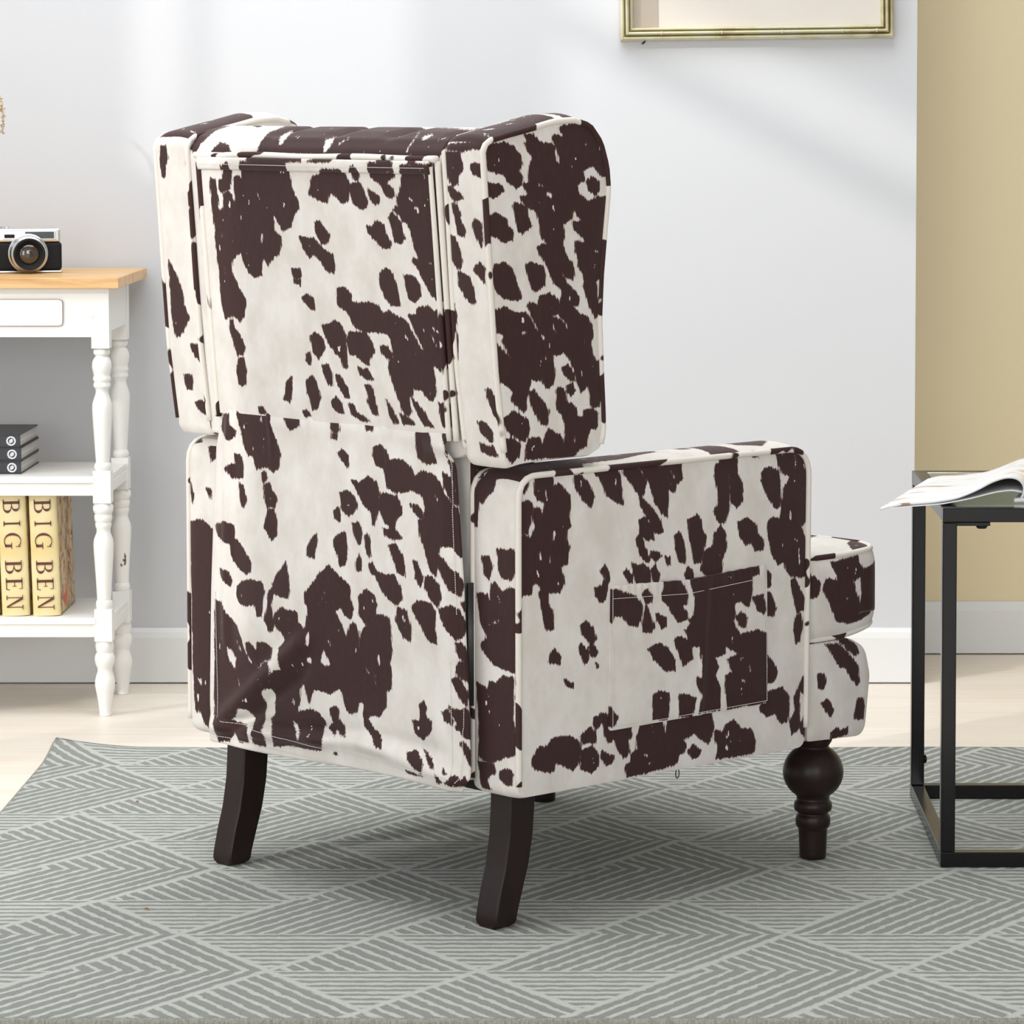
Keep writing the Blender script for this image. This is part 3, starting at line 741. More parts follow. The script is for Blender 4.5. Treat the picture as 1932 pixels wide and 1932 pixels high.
def cow_material(name, sheen=0.16):
    m = mat(name, rough=0.75, spec=0.25)
    g = G(m)
    at = g.n('ShaderNodeAttribute', attribute_name='cow')
    hair = g.noise(g.coord((330, 330, 55), (0.10, 0.16, 0)), 1, 2, 0.6)
    hair2 = g.noise(g.coord((800, 800, 160), (0.10, 0.16, 0)), 1, 1)
    blob = g.noise(g.coord((1, 1, 0.6)), 95, 2)
    v = g.m('ADD', at.outputs['Fac'], g.m('MULTIPLY', g.m('SUBTRACT', hair, 0.5), 0.0085))
    v = g.m('ADD', v, g.m('MULTIPLY', g.m('SUBTRACT', hair2, 0.5), 0.003))
    v = g.m('ADD', v, g.m('MULTIPLY', g.m('SUBTRACT', blob, 0.5), 0.0025))
    # light flecks inside the larger patches
    fl = g.noise(g.coord((1, 1, 0.38)), 85, 3, 0.62)
    inner = g.m('MULTIPLY_ADD', at.outputs['Fac'], -140.0, -0.6, clamp=True)
    v = g.m('ADD', v, g.m('MULTIPLY', g.m('MULTIPLY', g.m('MAXIMUM', g.m('SUBTRACT', fl, 0.635), 0.0), 0.34), inner))
    f = g.m('DIVIDE', g.m('ADD', v, -0.0006), 0.0014, clamp=True)
    fr = g.m('DIVIDE', g.m('ADD', v, 0.0006), 0.0014, clamp=True)
    mot = g.noise(g.coord((1, 1, 0.7)), 24, 4, 0.6)
    cream = g.mix(g.m('MULTIPLY_ADD', mot, 3.0, -1.05, clamp=True), (0.60, 0.56, 0.512), (0.695, 0.668, 0.625))
    brown = g.mix(fr, g.mix(hair, (0.026, 0.0105, 0.0095), (0.044, 0.019, 0.017)), (0.085, 0.034, 0.029))
    g.color(g.mix(f, brown, cream))
    g.p.inputs['Sheen Weight'].default_value = sheen
    g.p.inputs['Sheen Roughness'].default_value = 0.4
    g.p.inputs['Sheen Tint'].default_value = (1, 0.86, 0.84, 1)
    fine = g.noise(g.coord((900, 900, 500)), 1, 2)
    g.bump(g.m('ADD', fine, g.m('MULTIPLY', hair, 0.6)), 0.16, 0.0008)
    return m
M_cow = cow_material('cow_print_fabric')
M_pipe = mat('cow_print_piping', rough=0.75, spec=0.25)
g = G(M_pipe)
pn = g.noise(g.coord((1, 1, 1)), 13, 2, 0.6)
g.color(g.mix(g.m('MULTIPLY_ADD', pn, 90, -49.2, clamp=True), (0.70, 0.655, 0.59), (0.040, 0.017, 0.015)))
g.bump(g.noise(g.coord((900, 900, 900)), 1, 2), 0.15, 0.0006)
M_stitch = mat('cream_thread', (0.70, 0.67, 0.62), 0.8)
M_wood = mat('dark_espresso_wood', (0.016, 0.009, 0.008), 0.36, spec=0.22)
g = G(M_wood); wn_ = g.noise(g.coord((60, 60, 5)), 2, 4)
g.color(g.mix(wn_, (0.010, 0.006, 0.006), (0.024, 0.012, 0.010))); g.bump(wn_, 0.06, 0.0005)
M_black = mat('black_metal', (0.01, 0.01, 0.01), 0.45)
M_under = mat('black_dust_cloth', (0.01, 0.01, 0.01), 0.9)

def round_outline(pts, radii, step=0.0035):
    """closed polygon with rounded corners, resampled evenly"""
    P = [np.array(p, float) for p in pts]; n = len(P); out = []
    for i in range(n):
        a, b, c = P[i - 1], P[i], P[(i + 1) % n]; r = radii[i] if hasattr(radii, '__len__') else radii
        if r <= 0: out.append(b); continue
        u = (a - b); v = (c - b); lu, lv = np.linalg.norm(u), np.linalg.norm(v); u /= lu; v /= lv
        ang = math.acos(np.clip(u @ v, -1, 1)); tl = min(r / math.tan(ang / 2), lu * 0.48, lv * 0.48)
        s, e = b + u * tl, b + v * tl
        for k in range(9):
            q = k / 8; out.append((1 - q) ** 2 * s + 2 * q * (1 - q) * (b * 0.88 + (s + e) * 0.06) + q * q * e)
    out = np.array(out); nxt = np.roll(out, -1, 0); L = np.linalg.norm(nxt - out, axis=1); cum = np.concatenate([[0], np.cumsum(L)])
    M = int(cum[-1] / step); ss = np.linspace(0, cum[-1], M, endpoint=False)
    cl = np.vstack([out, out[:1]])
    return np.stack([np.interp(ss, cum, cl[:, 0]), np.interp(ss, cum, cl[:, 1])], 1)

AX = {'bz': (1, 2, 0), 'az': (0, 2, 1), 'ab': (0, 1, 2)}     # (first, second, thickness axis)

def slab(name, plane, outline, center, t0, t1, dome0, dome1, cap0, cap1, bands, parent, step=0.0035, bulge=0.003, post=None, material=None, p=8, crown=0.0):
    """upholstered panel: outline in a plane, thickness t0..t1, domed caps; each
    side keeps its own vertices so that the print can change at the seams.
    bands(normal) -> (panel, axes) for the edge band"""
    i1, i2, it = AX[plane]; M = len(outline); c = np.array(center)
    V = []; F = []; A = []; off = 0
    rad = np.linalg.norm(outline - c, axis=1).max(); nr = max(6, int(rad / step))
    rho = np.linspace(1, 0, nr, endpoint=False)
    for tt, dome, panel, sgn in ((t0, dome0, cap0, -1), (t1, dome1, cap1, 1)):
        uv = c + (outline[None] - c) * rho[:, None, None]
        h = tt + sgn * dome * (1 - rho ** p)[:, None] * np.ones(M)
        uv = uv.reshape(-1, 2); v = np.zeros((len(uv) + 1, 3)); v[:-1, i1] = uv[:, 0]; v[:-1, i2] = uv[:, 1]; v[:-1, it] = h.ravel()
        v[-1, i1], v[-1, i2], v[-1, it] = c[0], c[1], tt + sgn * dome
        V.append(v); A.append(cow_sdf(panel, v[:, [i1, i2]]))
        for r in range(nr - 1):
            for k in range(M):
                k2 = (k + 1) % M; F.append((off + r * M + k, off + r * M + k2, off + (r + 1) * M + k2, off + (r + 1) * M + k))
        r = nr - 1
        for k in range(M): F.append((off + r * M + k, off + r * M + (k + 1) % M, off + nr * M))
        off += len(v)
    nb = max(2, int(abs(t1 - t0) / step)); tang = np.roll(outline, -1, 0) - np.roll(outline, 1, 0)
    nrm = np.stack([tang[:, 1], -tang[:, 0]], 1); nrm /= np.linalg.norm(nrm, axis=1)[:, None]
    if ((outline - c) * nrm).sum() < 0: nrm = -nrm
    q = np.linspace(0, 1, nb + 1)
    v = np.zeros((nb + 1, M, 3)); bl = bulge * (1 - (2 * q - 1) ** 6)[:, None] + crown * (1 - (2 * q - 1) ** 2)[:, None] * np.clip(nrm[None, :, 1], 0, 1) ** 2
    v[:, :, i1] = outline[None, :, 0] + bl * nrm[None, :, 0]
    v[:, :, i2] = outline[None, :, 1] + bl * nrm[None, :, 1]
    v[:, :, it] = (t0 + (t1 - t0) * q)[:, None]
    v = v.reshape(-1, 3); att = np.full(len(v), 0.02)
    n3 = np.zeros((M, 3)); n3[:, i1] = nrm[:, 0]; n3[:, i2] = nrm[:, 1]
    groups = {}
    for k in range(M): groups.setdefault(bands(n3[k]), []).append(k)
    for (panel, axes), ks in groups.items():
        idx = (np.arange(nb + 1)[:, None] * M + np.array(ks)[None]).ravel()
        att[idx] = cow_sdf(panel, v[idx][:, axes])
    for r in range(nb):
        for k in range(M):
            k2 = (k + 1) % M; F.append((off + r * M + k, off + r * M + k2, off + (r + 1) * M + k2, off + (r + 1) * M + k))
    V.append(v); A.append(att)
    V = np.vstack(V)
    if post is not None: V = post(V)
    o = mesh_obj(name, V, F, material or M_cow, parent, True, np.concatenate(A))
    bm = bmesh.new(); bm.from_mesh(o.data); bmesh.ops.recalc_face_normals(bm, faces=bm.faces); bm.to_mesh(o.data); bm.free()
    return o

def loop3(plane, outline, t, post=None, sub=3):
    i1, i2, it = AX[plane]; o = outline[::sub]; v = np.zeros((len(o), 3)); v[:, i1] = o[:, 0]; v[:, i2] = o[:, 1]; v[:, it] = t
    return post(v) if post is not None else v

def open_path(P, zmin):
    """the part of a loop above zmin, as one open run"""
    keep = P[:, 2] > zmin; n = len(P)
    st = next(i for i in range(n) if keep[i] and not keep[i - 1]); out = []
    for k in range(n):
        if not keep[(st + k) % n]: break
        out.append(P[(st + k) % n].tolist())
    return out

# ------------------------------------------------------------------ armchair
TH = R_(45.8)
AX_R = (math.cos(TH), -math.sin(TH)); AX_F = (math.sin(TH), math.cos(TH))
CO = (-0.1151 - AX_R[0] * 0.344, 4.335 - AX_R[1] * 0.344)
chair = thing('armchair', (CO[0], CO[1], 0.012), 'brown and cream cow print wingback recliner armchair seen from behind, on the grey green rug', 'armchair', -TH)
ZC = -0.0116                            # chair parts are measured from the floor
HW = 0.342
def drop(o):
    o.location.z = ZC; return o

def stitch_line(m, pts, pitch=0.0030, dash=0.0021, r=0.00045, nrm=(0, -1, 0)):
    pts = [np.array(p, float) for p in pts]
    for a, b in zip(pts, pts[1:]):
        L = np.linalg.norm(b - a); n = int(L / pitch); d = (b - a) / max(L, 1e-9)
        for i in range(n):
            s = a + d * (i * pitch); e = s + d * dash
            m.tube([s, (s + e) / 2 + np.array(nrm) * 0.0004, e], r, 4)

arm_out = round_outline([(0.0, 0.19), (0.540, 0.186), (0.545, 0.602), (0.0, 0.603)], [0.012, 0.015, 0.035, 0.028])
AW = 0.085
def arm_band(side):
    def f(n):
        if n[1] < -0.7: return ('AREAR' , (0, 2))
        if n[2] > 0.5 and side > 0: return ('ATOP', (0, 1))
        if n[1] > 0.7: return ('GEN', (0, 2))
        return ('GEN', (1, 0)) if n[2] > 0 else ('NONE', (0, 1))
    return f
def make_arm(side):
    if side > 0:
        o = slab('armrest', 'bz', arm_out, (0.27, 0.40), HW - AW, HW, 0.002, 0.004, 'GEN', 'ARM', arm_band(1), chair, step=0.003, crown=0.006)
    else:
        o = slab('armrest', 'bz', arm_out, (0.27, 0.40), -HW, -HW + AW, 0.004, 0.002, 'GEN', 'GEN', arm_band(-1), chair, step=0.004, crown=0.006)
    drop(o)
    for t in (side * (HW + 0.001), side * (HW - AW)):
        m = MB(); m.tube(open_path(loop3('bz', arm_out, t, sub=3), 0.205), 0.0042, 8); m.build('piping', M_pipe, o, True)
    return o
arm_near = make_arm(1)
arm_far = make_arm(-1)

# pocket on the near arm
po = round_outline([(0.156, 0.258), (0.458, 0.258), (0.456, 0.449), (0.300, 0.443), (0.160, 0.449)], [0.004, 0.004, 0.004, 0.05, 0.004], 0.003)
def pocket_post(V):
    V = V.copy(); b, z = V[:, 1], V[:, 2]
    topw = np.clip((z - 0.425) / 0.024, 0, 1)
    V[:, 0] += np.where(V[:, 0] > HW + 0.0055, 1, 0) * (0.0010 * topw * np.sin(b * 420 + 2 * np.sin(b * 61)) + 0.0030 * np.sin((b - 0.156) / 0.302 * PI) * np.clip((z - 0.26) / 0.19, 0, 1)
              + 0.0016 * np.exp(-((b - 0.335 + (0.45 - z) * 0.06) / 0.006) ** 2) - 0.002 * np.exp(-((b - 0.35 + (0.45 - z) * 0.06) / 0.008) ** 2))
    V[:, 2] += topw * 0.0004 * np.sin(b * 300)
    return V
pocket = slab('side_pocket', 'bz', po, (0.307, 0.352), HW + 0.0035, HW + 0.0062, 0.0, 0.0018, 'NONE', 'POCKET', lambda n: ('POCKET', (1, 2)), chair, step=0.003, bulge=0, post=pocket_post)
drop(pocket)
m = MB(); xs = HW + 0.0088
stitch_line(m, [(xs, 0.160, 0.432), (xs + 0.002, 0.300, 0.425), (xs, 0.452, 0.432)], nrm=(1, 0, 0))
stitch_line(m, [(xs, 0.160, 0.448), (xs, 0.160, 0.262), (xs, 0.454, 0.262), (xs, 0.452, 0.446)], nrm=(1, 0, 0))
m.build('stitching', M_stitch, pocket)

# wings
wing_pts = [(-0.057, 1.018), (-0.049, 1.029), (-0.012, 1.037), (0.024, 1.044), (0.065, 1.053), (0.100, 1.055), (0.128, 1.048), (0.148, 1.026), (0.159, 0.995), (0.162, 0.965),
            (0.156, 0.916), (0.149, 0.854), (0.146, 0.800), (0.149, 0.730), (0.152, 0.680), (0.153, 0.650), (0.147, 0.630), (0.128, 0.622), (0.06, 0.622), (0.01, 0.620), (-0.014, 0.616),
            (-0.020, 0.625), (-0.027, 0.673), (-0.036, 0.74), (-0.044, 0.841), (-0.051, 0.941)]
wing_out = round_outline(wing_pts, 0.006)
def wing_band(n):
    if n[1] < -0.7: return ('WREAR', (0, 2))
    if n[2] > 0.5: return ('WTOP', (0, 1))
    return ('GEN', (0, 2)) if n[1] > 0 else ('NONE', (0, 1))
def make_wing(side):
    wt = 0.072
    a0, a1 = (HW - 0.002 - wt, HW - 0.002) if side > 0 else (-HW + 0.004, -HW + 0.004 + wt)
    o = slab('wing', 'bz', wing_out, (0.05, 0.83), a0, a1, 0.003 if side > 0 else 0.004, 0.004, 'GEN', 'WING' if side > 0 else 'GEN', wing_band, chair, step=0.0028 if side > 0 else 0.004, crown=0.006)
    drop(o)
    for t in (a0, a1):
        m = MB(); m.tube(open_path(loop3('bz', wing_out, t, sub=3), 0.632), 0.0040, 8); m.build('piping', M_pipe, o, True)
    return o
make_wing(1); make_wing(-1)

# upper back between the wings: a profile swept across, with channel tufts over the top
BA0, BA1 = -0.266, 0.266
prof = [(-0.018, 0.622), (-0.030, 0.72), (-0.038, 0.80), (-0.046, 0.90), (-0.055, 1.004), (-0.052, 1.016), (-0.040, 1.030), (-0.020, 1.037), (0.01, 1.042), (0.045, 1.042), (0.080, 1.034), (0.105, 1.018), (0.118, 0.985), (0.122, 0.93), (0.115, 0.80), (0.125, 0.70), (0.13, 0.622)]
pp = np.array(prof); L = np.concatenate([[0], np.cumsum(np.linalg.norm(np.diff(pp, axis=0), axis=1))])
ns = int(L[-1] / 0.004); ss = np.linspace(0, L[-1], ns)
pb, pz = np.interp(ss, L, pp[:, 0]), np.interp(ss, L, pp[:, 1])
na = int((BA1 - BA0) / 0.004); av = np.linspace(BA0, BA1, na)
VV = np.zeros((ns, na, 3)); VV[:, :, 0] = av; VV[:, :, 1] = pb[:, None]; VV[:, :, 2] = pz[:, None]
cb, cz = 0.035, 0.95
wch = np.clip((pb + 0.045) / 0.03, 0, 1)[:, None]                # channels only over the top and front
ph = (av - 0.03 - 0.0)[None, :] / 0.118
gr_ = np.abs(np.sin(PI * (ph - 0.25 * np.clip(pb, -0.05, 0.05)[:, None] / 0.118)))
k = wch * (-0.010 * (1 - np.clip(gr_ * 1.6, 0, 1) ** 0.6) + 0.003)
dirb, dirz = pb - cb, pz - cz; dl = np.hypot(dirb, dirz); dirb /= dl; dirz /= dl
VV[:, :, 1] += k * dirb[:, None]; VV[:, :, 2] += k * dirz[:, None]
VV = VV.reshape(-1, 3); Fs = []
for i in range(ns - 1):
    for j in range(na - 1):
        q = i * na + j; Fs.append((q, q + 1, q + na + 1, q + na))
Fs.append(tuple(i * na for i in range(ns))); Fs.append(tuple(i * na + na - 1 for i in range(ns - 1, -1, -1)))
Fs.append(tuple(range(na)) + tuple((ns - 1) * na + j for j in range(na - 1, -1, -1)))
att = np.where(VV[:, 1] < -0.052, 0.02, 0.0)
topm = VV[:, 2] > 1.0; att = np.full(len(VV), 0.02)
tv = VV[topm]; att[topm] = cow_sdf('TOP', np.stack([tv[:, 0] + np.minimum(tv[:, 1] + 0.03, 0.05), np.where(tv[:, 1] > 0.02, 1.043 + (tv[:, 1] - 0.02), tv[:, 2])], 1)); att[~topm & (VV[:, 1] > 0)] = cow_sdf('GEN', VV[~topm & (VV[:, 1] > 0)][:, [0, 2]])
back = drop(mesh_obj('backrest', VV, Fs, M_cow, chair, True, att))
bm = bmesh.new(); bm.from_mesh(back.data); bmesh.ops.recalc_face_normals(bm, faces=bm.faces); bm.to_mesh(back.data); bm.free()

tilt = lambda V: V + np.stack([np.zeros(len(V)), -0.086 * (V[:, 2] - 0.62), np.zeros(len(V))], 1)
bo = round_outline([(-0.232, 0.650), (0.249, 0.650), (0.252, 0.998), (0.245, 1.002), (-0.228, 1.002), (-0.234, 0.998)], [0.002, 0.002, 0.004, 0.004, 0.004, 0.004], 0.0032)
bp = slab('back_panel', 'az', bo, (0.01, 0.83), -0.031, -0.018, 0.0015, 0.0, 'BACK', 'NONE', lambda n: ('BACK', (0, 2)), back, step=0.0028, bulge=0, post=tilt, p=14)
m = MB()
for e in (-0.239, 0.257):                      # doubled welts down both sides
    m.tube(tilt(np.array([(e, -0.026, z) for z in np.linspace(0.645, 1.003, 24)])).tolist(), 0.0042, 8)
    s = -1 if e < 0 else 1
    m.tube(tilt(np.array([(e - s * 0.0085, -0.031, z) for z in np.linspace(0.645, 0.996, 24)])).tolist(), 0.0036, 8)
m.tube(tilt(np.array([(a, -0.029, 1.006 - 0.0008 * math.cos(a * 30)) for a in np.linspace(-0.241, 0.259, 50)])).tolist(), 0.0045, 8)
m.build('piping', M_pipe, back, True)
# folded hem strip under the top welt
V = []; Fh = []; n = 150
for i in range(n + 1):
    a = -0.230 + 0.480 * i / n
    for q in range(7):
        z = 1.003 - 0.0165 * q / 6; b = -0.034 - 0.0018 * math.sin(PI * q / 6) - (0.0 if q else 0) 
        V.append((a, b, z))
V = tilt(np.array(V))
for i in range(n):
    for q in range(6): Fh.append((i * 7 + q, i * 7 + q + 1, (i + 1) * 7 + q + 1, (i + 1) * 7 + q))
hem = mesh_obj('hem', V, Fh, M_cow, back, True, cow_sdf('BACK', V[:, [0, 2]]))
sm = hem.modifiers.new('thick', 'SOLIDIFY'); sm.thickness = 0.002; sm.offset = 0
m = MB(); stitch_line(m, tilt(np.array([(-0.225, -0.0370, 0.994), (0.0, -0.0370, 0.9935), (0.245, -0.0370, 0.994)])))
m.build('stitching', M_stitch, back)

# loose back flap hanging from the seam
na, nz_ = 190, 165
zz = np.linspace(0.656, 0.190, nz_)
V = np.zeros((nz_, na, 3))
s_l = np.interp(zz[::-1], [0.19, 0.25, 0.42, 0.52, 0.60, 0.64, 0.656], [-0.262, -0.264, -0.263, -0.262, -0.255, -0.242, -0.232])[::-1]
s_r = np.interp(zz[::-1], [0.19, 0.21, 0.30, 0.45, 0.60, 0.64, 0.656], [0.262, 0.276, 0.272, 0.264, 0.250, 0.246, 0.248])[::-1]
u = np.linspace(0, 1, na)
Aa = s_l[:, None] + (s_r - s_l)[:, None] * u[None]
Zz = np.repeat(zz[:, None], na, 1)
Bb = np.full_like(Aa, -0.030)
tz = (0.656 - Zz) / 0.466                       # 0 at seam, 1 at the bottom
Bb += -0.010 * np.sin(PI * np.clip(tz, 0, 1)) * np.sin(PI * u)[None] ** 0.7
Bb += -0.003 * np.exp(-((tz - 0.02) / 0.03) ** 2) * np.ones(na)
# the left edge wraps forward around the frame
wl = np.interp(Zz, [0.19, 0.35, 0.48, 0.60, 0.66], [0.010, 0.014, 0.030, 0.040, 0.030])
xl = np.clip(1 - (Aa - s_l[:, None]) / wl, 0, 1)
Bb += 0.014 * xl ** 1.2 * np.interp(Zz, [0.19, 0.40, 0.55, 0.64, 0.656], [0.25, 0.55, 1, 0.8, 0.3])
xr = np.clip(1 - (s_r[:, None] - Aa) / 0.02, 0, 1)
Bb += 0.009 * xr ** 1.3 * np.clip((0.656 - Zz) / 0.05, 0, 1) - 0.012 * np.exp(-((Zz - 0.635) / 0.012) ** 2) * np.clip(1 - (s_r[:, None] - Aa) / 0.05, 0, 1)
def ridge(a0, z0, a1, z1, wd, amp):
    d = np.array([a1 - a0, z1 - z0]); L_ = np.hypot(*d); d /= L_
    pa, pz_ = Aa - a0, Zz - z0; tt = pa * d[0] + pz_ * d[1]; nn = -pa * d[1] + pz_ * d[0]
    return -amp * np.exp(-(nn / wd) ** 2) * np.exp(-(np.maximum(0, -tt) / 0.03) ** 2) * np.exp(-(np.maximum(0, tt - L_) / 0.03) ** 2)
Bb += ridge(-0.225, 0.225, -0.05, 0.345, 0.014, 0.011) + ridge(-0.200, 0.215, -0.06, 0.300, 0.010, -0.008)
Bb += ridge(-0.22, 0.212, -0.02, 0.222, 0.008, 0.009) + ridge(-0.02, 0.226, 0.12, 0.232, 0.012, 0.008) + ridge(0.10, 0.226, 0.25, 0.205, 0.012, 0.007)
Bb += ridge(-0.22, 0.228, 0.0, 0.236, 0.007, -0.006) + ridge(0.0, 0.238, 0.20, 0.240, 0.012, -0.005)
Bb += ridge(-0.16, 0.35, 0.02, 0.46, 0.05, 0.006) + ridge(0.05, 0.60, 0.20, 0.40, 0.05, 0.005) + ridge(0.02, 0.28, 0.20, 0.33, 0.05, -0.004)
Bb += ridge(-0.21, 0.62, -0.215, 0.35, 0.010, 0.004)
for i_, (a_, l_) in enumerate([(-0.205, 0.03), (-0.19, 0.02), (-0.12, 0.03), (-0.03, 0.03), (0.12, 0.02)]):
    Bb += ridge(a_, 0.652, a_ + 0.004, 0.652 - l_, 0.004, 0.0018)
Zb = Zz - 0.004 * np.clip(tz - 0.85, 0, 1) / 0.15 * np.sin(6 * u + 0.5)[None] * 0.8
V[:, :, 0], V[:, :, 1], V[:, :, 2] = Aa, Bb, Zb
V = V.reshape(-1, 3); Ff = []
for i in range(nz_ - 1):
    for j in range(na - 1):
        q = i * na + j; Ff.append((q, q + 1, q + na + 1, q + na))
def flap_b(a, z):
    i = int(np.clip((0.656 - z) / 0.466 * (nz_ - 1), 0, nz_ - 1)); j = int(np.clip((a - s_l[i]) / (s_r[i] - s_l[i]) * (na - 1), 0, na - 1))
    return Bb[i, j]
flap = drop(mesh_obj('back_flap', V, Ff, M_cow, chair, True, cow_sdf('FLAP', np.stack([V[:, 0] + (V[:, 1] + 0.028), V[:, 2]], 1))))
sm = flap.modifiers.new('thick', 'SOLIDIFY'); sm.thickness = 0.0025; sm.offset = 0
m = MB()
def flap_stitch(pts):
    q = []
    for (a0, z0), (a1, z1) in zip(pts, pts[1:]):
        k_ = max(2, int(math.hypot(a1 - a0, z1 - z0) / 0.006))
        for i in range(k_): q.append((a0 + (a1 - a0) * i / k_, z0 + (z1 - z0) * i / k_))
    q.append(pts[-1]); stitch_line(m, [(a, flap_b(a, z) - 0.0018, z) for a, z in q])
flap_stitch([(-0.257, 0.42), (-0.256, 0.198), (0.0, 0.194), (0.255, 0.196), (0.266, 0.21), (0.268, 0.30)])
flap_stitch([(-0.240, 0.40), (-0.238, 0.222), (-0.1, 0.216), (0.10, 0.210), (0.25, 0.208)])
flap_stitch([(0.252, 0.212), (0.250, 0.36), (0.262, 0.362)])
m.build('stitching', M_stitch, flap); m = MB()
flap_stitch([(0.247, 0.636), (0.246, 0.60), (0.252, 0.50), (0.258, 0.42)])
m.build('stitching', M_stitch, flap)

# lower back frame behind the flap, seat base, front rail
fo = round_outline([(-0.252, 0.20), (0.252, 0.20), (0.252, 0.640), (-0.252, 0.640)], 0.012, 0.008)
o = slab('back_frame', 'az', fo, (0, 0.40), 0.0, 0.10, 0.0, 0.01, 'NONE', 'GEN', lambda n: ('GEN', (1, 2)), chair, step=0.006); drop(o)
ro = round_outline([(0.03, 0.195), (0.672, 0.182), (0.683, 0.27), (0.672, 0.312), (0.630, 0.326), (0.03, 0.326)], [0.01, 0.02, 0.03, 0.03, 0.03, 0.01], 0.005)
def rail_post(V):
    V = V.copy(); wide = np.clip((V[:, 1] - 0.546) / 0.004, 0, 1)
    V[:, 0] = V[:, 0] * (0.252 + (0.335 - 0.252) * wide) / 0.335
    return V
xx = round_outline([(0.552, 0.190), (0.672, 0.184), (0.683, 0.27), (0.672, 0.310), (0.640, 0.326), (0.552, 0.326)], [0.004, 0.02, 0.03, 0.03, 0.03, 0.004], 0.004)
o = slab('front_rail', 'bz', xx, (0.61, 0.25), -0.335, 0.335, 0.004, 0.004, 'GEN', 'RAIL', lambda n: ('GEN', (0, 2)), chair, step=0.0035); drop(o)
sb_ = round_outline([(-0.252, 0.105), (0.252, 0.105), (0.252, 0.548), (-0.252, 0.548)], 0.006, 0.012)
o = slab('seat_base', 'ab', sb_, (0, 0.33), 0.195, 0.323, 0, 0, 'NONE', 'GEN', lambda n: ('NONE', (0, 1)), chair, step=0.012); drop(o)
o = MB().box(-0.25, 0.25, 0.02, 0.54, 0.184, 0.195).build('dust_cover', M_under, chair); drop(o)
# T shaped seat cushion
co = round_outline([(-0.252, 0.12), (0.252, 0.12), (0.252, 0.555), (0.334, 0.555), (0.336, 0.690), (0.30, 0.706), (-0.30, 0.706), (-0.336, 0.690), (-0.334, 0.555), (-0.252, 0.555)],
                   [0.02, 0.02, 0.004, 0.01, 0.04, 0.04, 0.04, 0.04, 0.01, 0.004], 0.004)
def cband(n):
    return ('CUSH', (1, 2)) if n[0] > 0.5 else (('GEN', (0, 2)) if n[1] > 0.5 else ('NONE', (0, 1)))
def cush_post(V):
    V = V.copy(); f = np.clip((V[:, 1] - 0.60) / 0.106, 0, 1) ** 2
    V[:, 2] += np.where(V[:, 2] < 0.36, 0.018 * f, 0.0) + 0.006 * f * (V[:, 2] > 0.42)
    return V
o = slab('seat_cushion', 'ab', co, (0, 0.60), 0.329, 0.446, 0.0, 0.016, 'NONE', 'CTOP', cband, chair, step=0.004, bulge=0.007, post=cush_post, p=3); drop(o)
for t in (0.331, 0.445):
    m = MB(); m.tube(loop3('ab', co, t, cush_post, 3).tolist(), 0.0042, 8, closed=True); m.build('piping', M_pipe, o, True)

# hinge brackets under the wings, dark mechanism by the flap, zip pull
for s in (1, -1):
    o = MB().box(s * 0.262, s * 0.292, 0.045, 0.075, 0.596, 0.628).build('hinge_bracket', M_black, chair); drop(o)
m = MB(); m.box(0.2575, 0.2605, -0.012, 0.02, 0.30, 0.46)
drop(m.build('recline_strap', M_black, chair, True))
m = MB(); ringp = [(0.339 , 0.292 + 0.0032 * math.cos(q), 0.182 + 0.0062 * math.sin(q)) for q in np.linspace(0, 2 * PI, 15)[:-1]]
m.tube(ringp, 0.0008, 6, closed=True); drop(m.build('zipper_pull', M_black, chair, True))

# rear legs: square section, curving backwards
def rear_leg(a0, sb=0.0):
    m = MB(); rows = []
    Z = np.linspace(0.012, 0.205, 24)
    for z in Z:
        back_ = np.interp(z, [0.012, 0.03, 0.06, 0.09, 0.13, 0.17, 0.21], [0.016, 0.018, 0.025, 0.034, 0.041, 0.0435, 0.044])
        dep = np.interp(z, [0.012, 0.06, 0.12, 0.2], [0.038, 0.042, 0.0435, 0.045])
        ins = 0.006 if z < 0.0125 else 0.0
        x0, x1, y0, y1 = a0 + ins, a0 + 0.040 - ins, back_ + ins * 0.6, back_ + dep - ins
        c = 0.0022; rows.append([(x0 + c, y0, z), (x1 - c, y0, z), (x1, y0 + c, z), (x1, y1 - c, z), (x1 - c, y1, z), (x0 + c, y1, z), (x0, y1 - c, z), (x0, y0 + c, z)])
    rows.insert(1, [(p[0], p[1], 0.0165) for p in [(a0 + 0.003, 0.0175, 0), (a0 + 0.037, 0.0175, 0), (a0 + 0.0395, 0.0195, 0), (a0 + 0.0395, 0.051, 0), (a0 + 0.037, 0.053, 0), (a0 + 0.003, 0.053, 0), (a0 + 0.0005, 0.051, 0), (a0 + 0.0005, 0.0195, 0)]])
    v = [p for r in rows for p in r]; n = 8; f = []
    for i in range(len(rows) - 1):
        for k in range(n): f.append((i * n + k, i * n + (k + 1) % n, (i + 1) * n + (k + 1) % n, (i + 1) * n + k))
    f.append(tuple(range(n - 1, -1, -1))); f.append(tuple((len(rows) - 1) * n + k for k in range(n)))
    v = [(p[0], p[1] + sb, p[2]) for p in v]
    m.add(v, f)
    return drop(m.build('leg', M_wood, chair, autosmooth=28))
rear_leg(0.2615, -0.020); rear_leg(-0.2705, -0.037)
